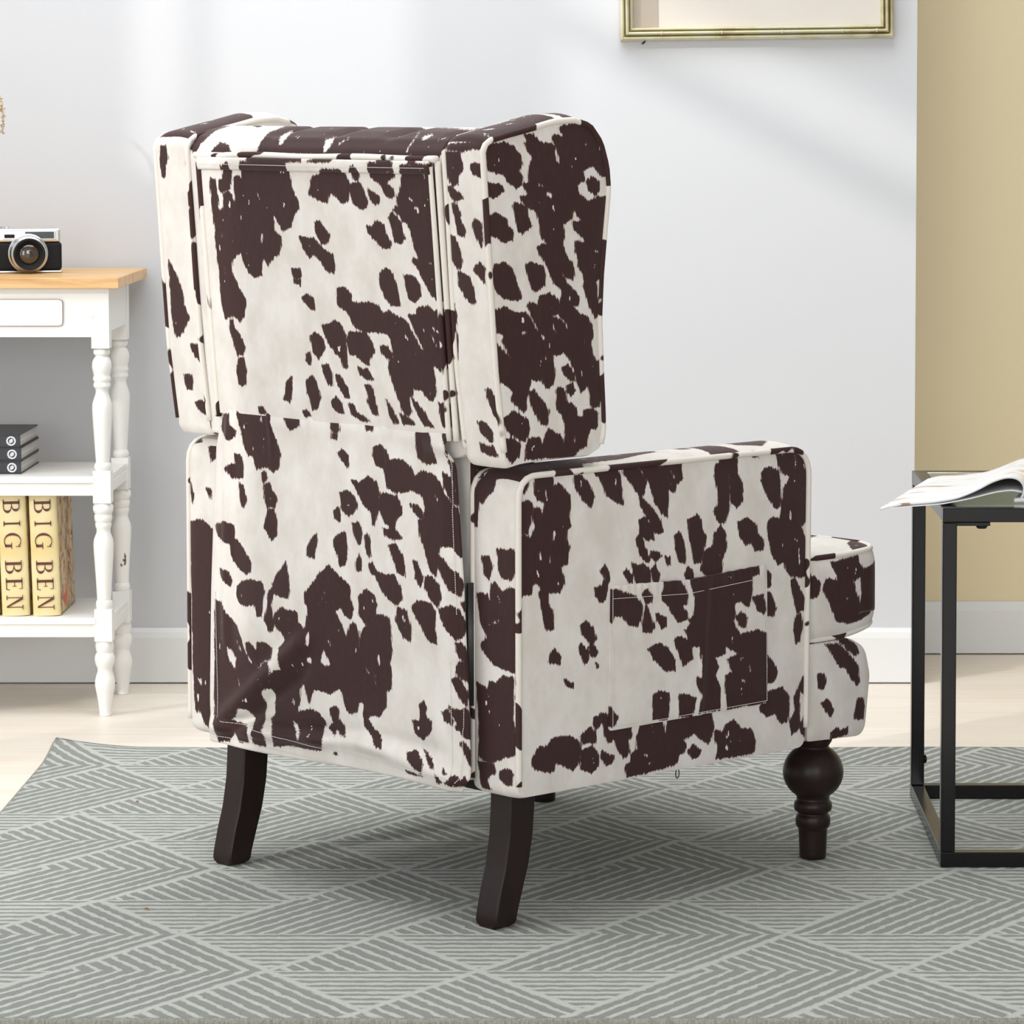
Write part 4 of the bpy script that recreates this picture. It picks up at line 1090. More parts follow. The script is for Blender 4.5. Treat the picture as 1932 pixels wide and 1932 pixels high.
# turned front legs
lp = [(0.0165, 0.012), (0.0188, 0.014), (0.0190, 0.020), (0.0203, 0.052), (0.0205, 0.0545), (0.0225, 0.0565), (0.0243, 0.060), (0.0247, 0.0655), (0.0243, 0.071), (0.0225, 0.0750),
      (0.0205, 0.0765), (0.0225, 0.0785), (0.0262, 0.081), (0.0272, 0.0865), (0.0265, 0.092), (0.0235, 0.0955), (0.0228, 0.0965)]
for k in range(1, 16):
    an = -PI / 2 + PI * k / 16; r = 0.0430 * math.cos(an)
    if r > 0.0215: lp.append((r, 0.1355 + 0.0405 * math.sin(an)))
lp += [(0.0215, 0.1715), (0.0225, 0.1735), (0.0265, 0.180), (0.0282, 0.190), (0.0282, 0.205)]
fl0 = drop(MB().lathe(lp, (0.296, 0.608, 0), 48).build('leg', M_wood, chair, True))
fl1 = drop(MB().lathe(lp, (-0.262, 0.608, 0), 48).build('leg', M_wood, chair, True))

# ------------------------------------------------------------------ console table on the left
M_cream = mat('distressed_white_paint', (0.80, 0.79, 0.75), 0.4)
g = G(M_cream)
ch = g.noise(g.coord((1.3, 1.3, 0.7)), 26, 4, 0.7); big_ = g.noise(g.coord((1, 1, 1)), 5, 2)
chip = g.m('MULTIPLY_ADD', g.m('ADD', ch, g.m('MULTIPLY', big_, 0.35)), 30, -27.8, clamp=True)
g.color(g.mix(chip, (0.82, 0.81, 0.77), (0.13, 0.08, 0.06)))
M_oak = mat('honey_wood_top', (0.6, 0.4, 0.2), 0.38)
g = G(M_oak); gn = g.noise(g.coord((1.5, 14, 14)), 3, 5, 0.6, 1.2)
g.color(g.ramp(gn, [(0.30, (0.50, 0.26, 0.09)), (0.5, (0.66, 0.40, 0.17)), (0.72, (0.74, 0.50, 0.25))])); g.bump(gn, 0.08, 0.0005)
M_worn = mat('worn_brown_edge', (0.25, 0.15, 0.09), 0.7)

CXR, CXL, CYF, CYB = -0.872, -1.80, 5.970, 6.222
con = thing('console_table', ((CXR + CXL) / 2, 6.1, 0.0), 'white distressed console table with turned legs and honey wood top by the wall', 'console table')
ox_, oy_ = con.location.x, con.location.y
def cdrop(o):
    o.location = (-ox_, -oy_, 0); return o
cdrop(MB().box(CXL - 0.02, -0.852, 5.953, 6.318, 0.7545, 0.7735).build('table_top', M_oak, con, bevel=0.0015))
m = MB()
m.box(CXL + 0.028, CXR - 0.028, CYF + 0.001, CYF + 0.018, 0.669, 0.7545)          # front apron
m.box(CXL + 0.028, CXR - 0.028, CYB - 0.018, CYB - 0.001, 0.669, 0.7545)
m.box(CXR - 0.018, CXR - 0.001, CYF + 0.028, CYB - 0.028, 0.678, 0.7545)
m.box(CXL + 0.001, CXL + 0.018, CYF + 0.028, CYB - 0.028, 0.678, 0.7545)
cdrop(m.build('apron', M_cream, con))
dr = round_outline([(-1.72, 0.6892), (-0.9525, 0.6892), (-0.9525, 0.7345), (-1.72, 0.7345)], 0.005, 0.006)
M_ = len(dr); v = [(a, CYF + 0.006, z) for a, z in dr] + [(a, CYF - 0.003, z) for a, z in dr]
m = MB(); m.add(v, [(i, (i + 1) % M_, M_ + (i + 1) % M_, M_ + i) for i in range(M_)] + [tuple(range(M_, 2 * M_)), tuple(range(M_ - 1, -1, -1))])
drw = cdrop(m.build('drawer', M_cream, con))
m = MB(); m.tube([(a, CYF - 0.0016, z) for a, z in dr], 0.0011, 6, closed=True); m.build('worn_edge', M_worn, drw)
m = MB(); m.lathe([(0.006, 0), (0.005, 0.008), (0.011, 0.016), (0.013, 0.022), (0.009, 0.028), (0.001, 0.029)], (-1.336, CYF - 0.002, 0.712), 20, M=Matrix.Rotation(R_(90), 4, 'X')); m.build('knob', M_worn, drw, True)
def shelf(z0, z1):
    m = MB()
    zt = z1; zl = z1 - 0.0115
    m.box(CXL + 0.004, CXR - 0.004, CYF + 0.004, CYB - 0.004, zl, zt)
    m.box(CXL + 0.028, CXR - 0.028, CYF - 0.001, CYF + 0.006, zl, zt)
    m.box(CXL + 0.028, CXR - 0.028, CYF + 0.003, CYF + 0.018, z0, zl)
    m.box(CXL + 0.028, CXR - 0.028, CYB - 0.018, CYB - 0.003, z0, zl)
    m.box(CXR - 0.018, CXR - 0.003, CYF + 0.028, CYB - 0.028, z0 + 0.003, zl)
    m.box(CXL + 0.003, CXL + 0.018, CYF + 0.028, CYB - 0.028, z0 + 0.003, zl)
    return cdrop(m.build('shelf', M_cream, con, bevel=0.0012))
shelf(0.3905, 0.4245); shelf(0.141, 0.1755)
px2z = lambda y: 0.7545 - (y - 543) * 0.000927
PR = [(656, 14), (658, 12.5), (660, 15.5), (664, 16.5), (668, 15.5), (670.5, 12.5), (673, 12.5), (677, 16), (683, 18.5), (692, 19.5), (702, 17.5), (707, 16), (710, 16), (713, 17.5), (717, 17.5), (720.5, 15.3), (722, 15.3), (725, 16.8), (729, 16.8), (732, 14.5),
      (736, 12.5), (743, 12.8), (752, 16), (762, 19.3), (772, 19.8), (790, 19), (820, 17), (850, 15), (873, 13.5), (876, 15.5), (881, 17), (885, 16), (889, 14)]
PR2 = [(949, 15), (952, 17), (956, 19.8), (962, 20.3), (968, 18.5), (971, 16), (974, 17.5), (979, 17.8), (985, 16.5), (987, 15), (990, 16.3), (996, 15.5), (1000, 13.5), (1007, 14), (1018, 18.5), (1027, 20), (1040, 19.7), (1065, 18), (1095, 16), (1135, 13.8), (1137, 15.5), (1143, 16.5), (1149, 15.5), (1152, 14.5)]
PR3 = [(1212, 15), (1215, 17), (1221, 18.3), (1227, 17), (1231, 15.5), (1234, 18), (1239, 19.8), (1245, 19.8), (1252, 17.5), (1257, 14.5), (1262, 14.5), (1270, 17.5), (1278, 19.8), (1286, 19.8), (1296, 17.5), (1310, 14.5), (1325, 12.2), (1332, 11.5), (1334.5, 12.2), (1336, 11)]
def cleg(x, y):
    m = MB(); h = 0.0155
    def lz(P, z0=None):
        k = [(r * 0.00089, px2z(yy_)) for yy_, r in P]
        return k[::-1]
    z3 = [(r, max(z, 0.0005)) for r, z in lz(PR3)]; f0 = z3[0][1]
    z3 = [(r, (z - f0) * (0.141 / (0.141 - f0)) if z < 0.13 else z) for r, z in z3]
    for P in (lz(PR), lz(PR2), z3): m.lathe(P, (x, y, 0), 28)
    for z0, z1 in ((px2z(656), 0.7545), (px2z(949), px2z(889)), (px2z(1212), px2z(1152))):
        m.box(x - h, x + h, y - h, y + h, z0 - 0.0005, z1 + 0.0005)
    return cdrop(m.build('leg', M_cream, con, autosmooth=35))
for x in (CXR - 0.0155, CXL + 0.0155):
    for y in (CYF + 0.0155, CYB - 0.0155): cleg(x, y)

# ------------------------------------------------------------------ lettering (built as flat relief on the spines)
def ring_arc(cx, cy, rx, ry, a0, a1, t0, t1, n=18):
    out = []
    for i in range(n + 1):
        a = a0 + (a1 - a0) * i / n; out.append((cx + rx * math.cos(a), cy + ry * math.sin(a)))
    for i in range(n, -1, -1):
        a = a0 + (a1 - a0) * i / n; t = t0 + (t1 - t0) * abs(math.cos(a)); out.append((cx + (rx - t) * math.cos(a), cy + (ry - min(t, 0.045)) * math.sin(a)))
    return out
def rect(x0, y0, x1, y1): return [(x0, y0), (x1, y0), (x1, y1), (x0, y1)]
def strip_faces(poly):          # ring arcs are strips: pair first half with second half
    n = len(poly) // 2; return [(i, i + 1, 2 * n - 2 - i, 2 * n - 1 - i) for i in range(n - 1)]
T_ = 0.14; S_ = 0.045
GLYPH = {
 'I': [('q', rect(0.13, 0, 0.13 + T_, 1)), ('q', rect(0, 0, 0.40, S_)), ('q', rect(0, 1 - S_, 0.40, 1))],
 'B': [('q', rect(0.10, 0, 0.10 + T_, 1)), ('q', rect(0, 0, 0.40, S_)), ('q', rect(0, 1 - S_, 0.38, 1)), ('q', rect(0.2, 0.50, 0.38, 0.50 + S_)),
       ('a', ring_arc(0.36, 0.76, 0.27, 0.24, -PI / 2, PI / 2, 0.045, 0.13)), ('a', ring_arc(0.38, 0.26, 0.33, 0.26, -PI / 2, PI / 2, 0.045, 0.14))],
 'E': [('q', rect(0.10, 0, 0.10 + T_, 1)), ('q', rect(0, 0, 0.62, S_)), ('q', rect(0, 1 - S_, 0.58, 1)), ('q', rect(0.2, 0.50, 0.45, 0.50 + S_)),
       ('q', [(0.58, 0), (0.62, 0), (0.66, 0.22), (0.62, 0.22)]), ('q', [(0.55, 1), (0.58, 1), (0.60, 0.80), (0.57, 0.80)]), ('q', rect(0.43, 0.40, 0.46, 0.64))],
 'N': [('q', rect(0.11, 0, 0.155, 1)), ('q', rect(0.66, 0, 0.705, 1)), ('q', [(0.08, 1), (0.24, 1), (0.705, 0), (0.62, 0)]), ('q', rect(0, 0, 0.27, S_)), ('q', rect(0, 1 - S_, 0.2, 1)), ('q', rect(0.55, 1 - S_, 0.82, 1))],
 'G': [('a', ring_arc(0.46, 0.5, 0.44, 0.52, PI * 0.26, PI * 1.72, 0.03, 0.14, 30)), ('q', rect(0.64, 0.04, 0.64 + T_, 0.42)), ('q', rect(0.54, 0.42, 0.88, 0.42 + S_)), ('q', rect(0.74, 0.70, 0.77, 0.98))],
}
GW = {'I': 0.40, 'B': 0.72, 'E': 0.68, 'N': 0.82, 'G': 0.90}

def book_text(m, xc, y, places, cap):
    """letters turned a quarter so that the words read downwards; places = (char, z_top, z_bottom)"""
    for chh, zt, zb in places:
        wgl = zt - zb
        for kind, poly in GLYPH[chh]:
            v = []
            for gx_, gy_ in poly:
                v.append((xc - cap / 2 + gy_ * cap, y, zt - gx_ / GW[chh] * wgl))
            n_ = len(v); v2 = [(a, y + 0.0012, c) for a, b, c in v]
            if kind == 'q': fs = [tuple(range(n_))]
            else: fs = strip_faces(poly)
            m.add(v, fs); 
M_ink = mat('dark_red_ink', (0.10, 0.020, 0.015), 0.6)
M_pages = mat('book_pages', (0.60, 0.58, 0.54), 0.9)
g = G(M_pages); pg = g.noise(g.coord((3, 3, 900)), 1, 1)
g.color(g.ramp(pg, [(0.3, (0.42, 0.40, 0.37)), (0.7, (0.66, 0.64, 0.60))]))
M_yel = mat('cream_yellow_book_cloth', (0.75, 0.62, 0.33), 0.55)
g = G(M_yel); yn = g.noise(g.coord((6, 6, 6)), 2, 2)
g.color(g.mix(g.m('MULTIPLY_ADD', yn, 2.2, -0.6, clamp=True), (0.66, 0.50, 0.19), (0.80, 0.72, 0.46)))
M_cover = mat('painted_flower_cover', (0.5, 0.35, 0.2), 0.5)
g = G(M_cover)
n1 = g.noise(g.coord((1, 1.2, 0.7)), 26, 4, 0.6); n2 = g.noise(g.coord((1, 1.2, 1.1)), 34, 3, 0.6, 1.0); n3 = g.noise(g.coord((1, 1, 1)), 18, 3)
c = g.ramp(n1, [(0.35, (0.20, 0.15, 0.09)), (0.50, (0.52, 0.38, 0.19)), (0.7, (0.66, 0.52, 0.30))])
c = g.mix(g.m('MULTIPLY_ADD', n2, 9, -4.7, clamp=True), c, (0.22, 0.05, 0.05))
c = g.mix(g.m('MULTIPLY_ADD', n3, 12, -7.2, clamp=True), c, (0.62, 0.08, 0.03))
g.color(c)

def big_book(x0, x1, lean, label):
    """thick upright book; x0..x1 at its foot, leaning left by 'lean' at the head"""
    b = thing('hardcover_book', ((x0 + x1) / 2, 5.995, 0.1764), label, 'book', group='thick cream books on the bottom shelf')
    hw = (x1 - x0) / 2; H = 0.213; D = 0.165
    sh = lambda o: setattr(o, 'rotation_euler', (0, R_(lean), 0))
    m = MB(); sec = []
    n = 12
    for i in range(n + 1):                       # rounded spine
        a = PI * i / n; sec.append((-hw * math.cos(a), 0.004 - 0.008 * math.sin(a) ** 0.8))
    sec += [(hw, D), (hw - 0.003, D), (hw - 0.003, 0.008), (-hw + 0.003, 0.008), (-hw + 0.003, D), (-hw, D)]
    k = len(sec); v = [(x, y, 0) for x, y in sec] + [(x, y, H) for x, y in sec]
    f = [(i, (i + 1) % k, k + (i + 1) % k, k + i) for i in range(k)]
    mi = [0] * k; mi[n] = 1
    capf = [(i, i + 1, k - 3 if 0 else i + 1, i) for i in range(0)]
    m.v = v; m.f = f; m.mi = mi
    for z in (0, H):                              # spine and board ends
        m.box(-hw, -hw + 0.003, 0.004, D, z if z == 0 else H - 0.002, 0.002 if z == 0 else H); m.box(hw - 0.003, hw, 0.004, D, z if z == 0 else H - 0.002, 0.002 if z == 0 else H)
        zz_ = 0 if z == 0 else H
        m.add([(x, y, zz_) for x, y in sec[:n + 1]] , [tuple(range(n + 1))])
    o = m.build('cover', [M_yel, M_cover], b, autosmooth=40); sh(o)
    o = MB().box(-hw + 0.003, hw - 0.003, 0.006, D - 0.004, 0.003, H - 0.004).build('pages', M_pages, b); sh(o)
    m = MB(); zf = lambda yc: 0.002 + (1009 - yc) * 0.2125 / 872
    for word in ([('B', zf(172), zf(272)), ('I', zf(328), zf(366)), ('G', zf(412), zf(534))], [('B', zf(614), zf(712)), ('E', zf(742), zf(834)), ('N', zf(868), zf(972))]):
        m = MB(); book_text(m, 0.0, -0.0046, word, 0.029)
        o = m.build('title_word', M_ink, b); sh(o)
        sd = o.modifiers.new('relief', 'SOLIDIFY'); sd.thickness = 0.0006
    return b
big_book(-1.0145, -0.9655, -1.6, 'thick cream book titled BIG BEN with painted flower cover, nearest the white leg')
big_book(-1.0690, -1.0200, -1.6, 'thick cream book titled BIG BEN, squeezed between two others on bottom shelf')
big_book(-1.1225, -1.0735, -1.6, 'thick cream book cut off by the left photo edge on bottom shelf')

M_dk = mat('black_book_cover', (0.018, 0.019, 0.024), 0.38)
M_emb = mat('silver_foil', (0.62, 0.62, 0.64), 0.4, 0.3)
def dark_book(i, label):
    z = 0.4247 + i * 0.0235; dx = (0.0, 0.0005, -0.001)[i]
    b = thing('paperback_book', (-1.165 + dx, 6.01, z), label, 'book', group='black books stacked on the middle shelf')
    m = MB(); hx, D, T = 0.130, 0.19, 0.0232
    m.box(-hx, hx, 0, D, 0, 0.0024); m.box(-hx, hx, 0, D, T - 0.0024, T); m.box(-hx, hx, 0, 0.003, 0.0024, T - 0.0024)
    m.build('cover', M_dk, b, bevel=0.0006)
    MB().box(-hx + 0.002, hx - 0.002, 0.003, D - 0.003, 0.0024, T - 0.0024).build('pages', M_pages, b)
    m = MB(); cx_, cz_ = 0.114, T / 2
    def disc(r0, r1, n=28):
        v = [(cx_ + r * math.cos(2 * PI * k / n), -0.0005, cz_ + r * math.sin(2 * PI * k / n)) for r in (r0, r1) for k in range(n)]
        m.add(v, [(k, (k + 1) % n, n + (k + 1) % n, n + k) for k in range(n)])
    disc(0.0058, 0.0084); disc(0.0005, 0.0032)
    m.add([(cx_ - 0.005, -0.0005, cz_ - 0.001), (cx_ - 0.001, -0.0005, cz_ - 0.003), (cx_ - 0.001, -0.0005, cz_ - 0.005)], [(0, 1, 2)])
    m.add([(cx_ + 0.005, -0.0005, cz_ + 0.001), (cx_ + 0.001, -0.0005, cz_ + 0.003), (cx_ + 0.001, -0.0005, cz_ + 0.005)], [(0, 1, 2)])
    e = m.build('emblem', M_emb, b); sd = e.modifiers.new('relief', 'SOLIDIFY'); sd.thickness = 0.0004
    return b
dark_book(0, 'black book with round silver emblem at the bottom of the stack of three')
dark_book(1, 'black book with round silver emblem in the middle of the stack of three')
dark_book(2, 'black book with round silver emblem on top of the stack of three')

# ------------------------------------------------------------------ film camera
M_sil = mat('satin_chrome', (0.72, 0.72, 0.73), 0.28, 1.0)
M_lea = mat('black_leatherette', (0.010, 0.010, 0.011), 0.6, spec=0.2)
g = G(M_lea); g.bump(g.noise(g.coord((1, 1, 1)), 1400, 2), 0.4, 0.0004)
M_glass = mat('dark_lens_glass', (0.03, 0.018, 0.010), 0.04, spec=0.9)
M_win = mat('smoky_viewfinder_glass', (0.06, 0.075, 0.08), 0.1, spec=0.8)
ph_ = thing('film_camera', (-1.050, 6.128, 0.7737), 'vintage silver and black film camera with large lens, sitting on the wood top', 'camera', R_(14))
m = MB(); m.box(-0.074, 0.0705, -0.016, 0.018, 0.004, 0.0550); m.build('body', M_lea, ph_, bevel=0.006, seg=4)
m = MB(); m.box(-0.074, 0.0705, -0.0165, 0.0185, 0.0002, 0.0042); m.build('base_plate', M_sil, ph_, bevel=0.002)
tp = MB(); tp.box(-0.0735, 0.0685, -0.0165, 0.0185, 0.0545, 0.0795); tp_o = tp.build('top_plate', M_sil, ph_, bevel=0.005, seg=4)
m = MB(); m.box(0.0035, 0.060, -0.0185, -0.014, 0.0590, 0.0755); m.build('viewfinder_frame', M_sil, tp_o, bevel=0.001)
m = MB(); m.box(0.0055, 0.0565, -0.0195, -0.0155, 0.0612, 0.0735); m.build('viewfinder_window', M_win, tp_o)
m = MB(); m.box(-0.034, -0.010, -0.0180, -0.0145, 0.0600, 0.0715); m.build('meter_frame', M_sil, tp_o, bevel=0.001)
m = MB(); m.box(-0.031, -0.013, -0.0190, -0.0155, 0.0625, 0.0690); m.build('meter_window', M_lea, tp_o)
m = MB(); m.lathe([(0.009, 0), (0.009, 0.004), (0.0075, 0.0055), (0.0001, 0.0055)], (-0.040, 0.0, 0.0790), 24); m.build('wind_dial', M_sil, ph_, autosmooth=40)
m = MB(); m.lathe([(0.004, 0), (0.004, 0.003), (0.0001, 0.0035)], (-0.025, 0.0, 0.0790), 16); m.build('shutter_button', M_sil, ph_, autosmooth=40)
RX = Matrix.Rotation(R_(90), 4, 'X')
lens = MB().lathe([(0.0345, 0), (0.0350, 0.004), (0.0350, 0.010), (0.0330, 0.0115), (0.0325, 0.018), (0.0312, 0.020), (0.0308, 0.030), (0.0285, 0.032), (0.0280, 0.034), (0.0100, 0.0342)], (0.0100, -0.014, 0.0350), 48, M=RX).build('lens_barrel', M_sil, ph_, autosmooth=30)
MB().lathe([(0.0272, 0.0335), (0.0280, 0.0365), (0.0280, 0.043), (0.0262, 0.0440), (0.0240, 0.043), (0.0200, 0.037), (0.0180, 0.0358)], (0.0100, -0.014, 0.0350), 48, M=RX).build('filter_ring', M_lea, lens, autosmooth=30)
MB().lathe([(0.0195, 0.030), (0.0190, 0.036), (0.0165, 0.0380), (0.012, 0.0396), (0.006, 0.0405), (0.0003, 0.0408)], (0.0100, -0.014, 0.0350), 40, M=RX).build('lens_glass', M_glass, lens, True)

# ------------------------------------------------------------------ dried flowers, mostly outside the left edge
M_vase = mat('beige_ceramic', (0.6, 0.52, 0.42), 0.5)
M_dry = mat('dried_straw', (0.52, 0.42, 0.27), 0.8)
g = G(M_dry); dn = g.noise(g.coord((1, 1, 1)), 120, 2)
g.color(g.ramp(dn, [(0.35, (0.34, 0.24, 0.11)), (0.65, (0.62, 0.52, 0.40))]))
vs = MB().lathe([(0.035, 0), (0.05, 0.02), (0.058, 0.07), (0.045, 0.13), (0.022, 0.165), (0.026, 0.185), (0.020, 0.185), (0.016, 0.165), (0.038, 0.128), (0.052, 0.07), (0.044, 0.018), (0.001, 0.012)], (-1.30, 6.12, 0.7737), 32).build('ceramic_vase', M_vase, None, True)
vs.data.transform(Matrix.Translation((1.30, -6.12, -0.7737))); vs.location = (-1.30, 6.12, 0.7737)
tag(vs, 'beige ceramic vase at the left end of the wood topped console', 'vase')
fl = thing('dried_flower_stem', (-1.30, 6.12, 0.80), 'drooping dried straw coloured flower sprig at the left photo edge above the camera', 'dried flower')
path = [(-1.30, 0.80), (-1.296, 0.96), (-1.27, 1.06), (-1.22, 1.125), (-1.16, 1.145), (-1.115, 1.128), (-1.089, 1.095), (-1.080, 1.07), (-1.078, 1.045), (-1.080, 1.022)]
MB().tube([(x + 1.30, 0, z - 0.80) for x, z in path], [0.0016] * 6 + [0.0013] * 3 + [0.0006], 6).build('stem', M_dry, fl, True)
m = MB(); r5 = random.Random(7)
for i in range(60):
    t5 = r5.random(); k5 = 5 + t5 * 4; i5 = min(8, int(k5)); f5 = k5 - i5
    x = path[i5][0] * (1 - f5) + path[i5 + 1][0] * f5 + 1.30; z = path[i5][1] * (1 - f5) + path[i5 + 1][1] * f5 - 0.80
    a5 = r5.uniform(0, 2 * PI); ll = r5.uniform(0.003, 0.0075) * (1.15 - 0.6 * t5)
    d5 = Vector((math.cos(a5), math.sin(a5), r5.uniform(-1.2, 0.2))).normalized() * ll
    p0 = Vector((x, 0, z)); m.tube([p0, p0 + d5 * 0.5, p0 + d5, p0 + d5 * 1.25], [0.0006, 0.0021, 0.0023, 0.0004], 6)
m.build('seed_heads', M_dry, fl, True)['kind'] = 'stuff'

# ------------------------------------------------------------------ black framed side table
M_st = mat('black_powder_coated_steel', (0.005, 0.005, 0.005), 0.22, spec=0.30)
M_gl = mat('clear_glass', (0.80, 0.92, 0.88), 0.02)
G(M_gl).p.inputs['Transmission Weight'].default_value = 0.92
TX0, TX1, TY0, TY1, TZ = 0.462, 0.945, 4.731, 5.222, 0.5165
tb = thing('side_table', ((TX0 + TX1) / 2, (TY0 + TY1) / 2, 0.012), 'black steel cube side table with glass top standing at the right edge of the rug', 'side table')
def tdrop(o):
    o.location = (-tb.location.x, -tb.location.y, -0.012); return o
q = 0.0195
m = MB()
m.box(TX0, TX1, TY0, TY0 + 0.020, TZ - q, TZ); m.box(TX0, TX1, TY1 - 0.020, TY1, TZ - q, TZ)
m.box(TX0, TX0 + 0.020, TY0 + 0.020, TY1 - 0.020, TZ - q, TZ); m.box(TX1 - 0.020, TX1, TY0 + 0.020, TY1 - 0.020, TZ - q, TZ)
tf = tdrop(m.build('top_frame', M_st, tb, bevel=0.0012))
m = MB(); m.box(TX0 + 0.0205, TX1 - 0.0205, TY0 + 0.0205, TY1 - 0.0205, TZ - 0.007, TZ - 0.0005)
tdrop(m.build('glass_top', M_gl, tb))
m = MB(); m.box(TX0 + 0.020, TX0 + 0.024, TY0 + 0.020, TY1 - 0.020, TZ - 0.012, TZ - 0.0075); m.box(TX0 + 0.02, TX1 - 0.02, TY0 + 0.020, TY0 + 0.024, TZ - 0.012, TZ - 0.0075); m.box(TX0 + 0.02, TX1 - 0.02, TY1 - 0.024, TY1 - 0.020, TZ - 0.012, TZ - 0.0075); m.box(TX1 - 0.024, TX1 - 0.020, TY0 + 0.020, TY1 - 0.020, TZ - 0.012, TZ - 0.0075)
m.build('glass_ledge', M_st, tf)
for x in (TX0, TX1 - 0.020):
    for y in (TY0, TY1 - 0.020):
        tdrop(MB().box(x, x + 0.020, y, y + 0.020, 0.012 + 0.0215, TZ - q - 0.0008).build('leg', M_st, tb, bevel=0.0015))
zb = 0.0125
for nm, bx in (('rail', (TX0, TX1, TY0, TY0 + 0.020)), ('rail', (TX0, TX1, TY1 - 0.020, TY1)), ('rail', (TX0, TX0 + 0.020, TY0 + 0.020, TY1 - 0.020)), ('rail', (TX1 - 0.020, TX1, TY0 + 0.020, TY1 - 0.020))):
    tdrop(MB().box(*bx, zb, zb + 0.021).build(nm, M_st, tb, bevel=0.0012))
m = MB(); m.box(TX0 + 0.018, TX0 + 0.066, TY0 + 0.001, TY0 + 0.018, TZ - q - 0.0052, TZ - q - 0.0004); m.build('corner_plate', M_st, tf, bevel=0.0006)
m = MB(); m.lathe([(0.0065, -0.004), (0.0085, -0.001), (0.0085, 0.0006)], (TX0 + 0.055, TY0 + 0.010, TZ - q - 0.0055), 16); m.build('bolt', M_st, tf, True)
tdrop(MB().lathe([(0.0065, 0.0), (0.0065, 0.003), (0.004, 0.0045), (0.001, 0.005)], (TX0 + 0.020, TY1 - 0.012, 0.073), 14, M=Matrix.Rotation(R_(90), 4, 'Y')).build('bolt', M_st, tb, True))

# open magazines on the glass
def page_mat(name, base, spots):
    m = mat(name, base, 0.35); g = G(m); c = base
    for sc, st, thr, gain, colr in spots:
        n = g.noise(g.coord(st), sc, 2, 0.5, 0.4); c = g.mix(g.m('MULTIPLY_ADD', n, gain, -gain * thr, clamp=True), c, colr)
    g.color(c); return m
M_page = page_mat('printed_magazine_page', (0.84, 0.84, 0.85), [(5, (1.2, 4.5, 1), 0.56, 14, (0.62, 0.50, 0.38)), (8, (1.0, 6, 1), 0.62, 22, (0.42, 0.24, 0.14)), (16, (1, 3, 1), 0.66, 25, (0.72, 0.74, 0.80))])
M_paper = mat('white_page_edge', (0.80, 0.80, 0.80), 0.5)
M_orange = page_mat('pale_orange_page', (0.84, 0.83, 0.84), [(9, (7, 0.6, 1), 0.52, 16, (0.75, 0.42, 0.27))])
mg = thing('open_magazine', (0.58, 4.92, TZ), 'open glossy magazine with curled pages hanging over the left edge of the side table', 'magazine')
ML = Matrix.Translation(-mg.location)
def sheet(profile_near, profile_far, thick, nm, material, nv=14, parent=mg):
    a = np.array(profile_near); b = np.array(profile_far)
    def res(p, n=40):
        L = np.concatenate([[0], np.cumsum(np.linalg.norm(np.diff(p, axis=0), axis=1))]); s = np.linspace(0, L[-1], n)
        # smooth the polyline
        q = np.stack([np.interp(s, L, p[:, k]) for k in range(3)], 1)
        for _ in range(3): q[1:-1] = (q[:-2] + 2 * q[1:-1] + q[2:]) / 4
        return q
    A_, B_ = res(a), res(b); n = len(A_); v = []
    for j in range(nv + 1):
        t = j / nv; v += [tuple(p) for p in (A_ * (1 - t) + B_ * t)]
    f = [(j * n + i, j * n + i + 1, (j + 1) * n + i + 1, (j + 1) * n + i) for j in range(nv) for i in range(n - 1)]
    o = mesh_obj(nm, np.array(v) - np.array(mg.location), f, material, parent, True)
    sd = o.modifiers.new('thick', 'SOLIDIFY'); sd.thickness = thick; sd.offset = 0
    return o
z = TZ + 0.0012
near = [(0.374, 4.726, z - 0.002), (0.402, 4.742, z + 0.003), (0.450, 4.757, z + 0.0045), (0.482, 4.765, z + 0.008), (0.510, 4.772, z + 0.018), (0.536, 4.779, z + 0.031), (0.556, 4.785, z + 0.037), (0.573, 4.790, z + 0.035), (0.583, 4.793, z + 0.025), (0.583, 4.794, z + 0.012), (0.577, 4.793, z + 0.005)]
far = [(0.470, 5.045, z + 0.004), (0.486, 5.058, z + 0.007), (0.52, 5.07, z + 0.0075), (0.56, 5.08, z + 0.010), (0.585, 5.087, z + 0.018), (0.61, 5.094, z + 0.028), (0.63, 5.10, z + 0.032), (0.645, 5.105, z + 0.030), (0.655, 5.108, z + 0.022), (0.655, 5.109, z + 0.011), (0.650, 5.108, z + 0.005)]
sheet(near, far, 0.0028, 'page', M_page)
near2 = [(0.388, 4.730, z - 0.0015), (0.420, 4.744, z - 0.0001), (0.462, 4.757, z + 0.0012), (0.50, 4.766, z + 0.007), (0.54, 4.776, z + 0.016), (0.565, 4.784, z + 0.018), (0.578, 4.789, z + 0.014)]
far2 = [(0.476, 5.045, z + 0.001), (0.50, 5.056, z + 0.002), (0.54, 5.068, z + 0.003), (0.58, 5.08, z + 0.008), (0.615, 5.09, z + 0.014), (0.635, 5.10, z + 0.014), (0.648, 5.105, z + 0.010)]
sheet(near2, far2, 0.0008, 'page', M_paper)
near3 = [(0.583, 4.793, z + 0.022), (0.592, 4.796, z + 0.034), (0.615, 4.806, z + 0.047), (0.66, 4.82, z + 0.056), (0.72, 4.84, z + 0.050), (0.77, 4.855, z + 0.035)]
far3 = [(0.655, 5.108, z + 0.018), (0.664, 5.11, z + 0.030), (0.69, 5.12, z + 0.044), (0.73, 5.135, z + 0.052), (0.79, 5.155, z + 0.046), (0.84, 5.17, z + 0.030)]
sheet(near3, far3, 0.002, 'page', M_orange)
near4 = [(0.567, 4.787, z + 0.003), (0.60, 4.795, z + 0.003), (0.68, 4.82, z + 0.003), (0.78, 4.85, z + 0.003)]
far4 = [(0.640, 5.10, z + 0.003), (0.68, 5.11, z + 0.003), (0.75, 5.13, z + 0.003), (0.85, 5.16, z + 0.003)]
sheet(near4, far4, 0.005, 'page_block', M_paper)

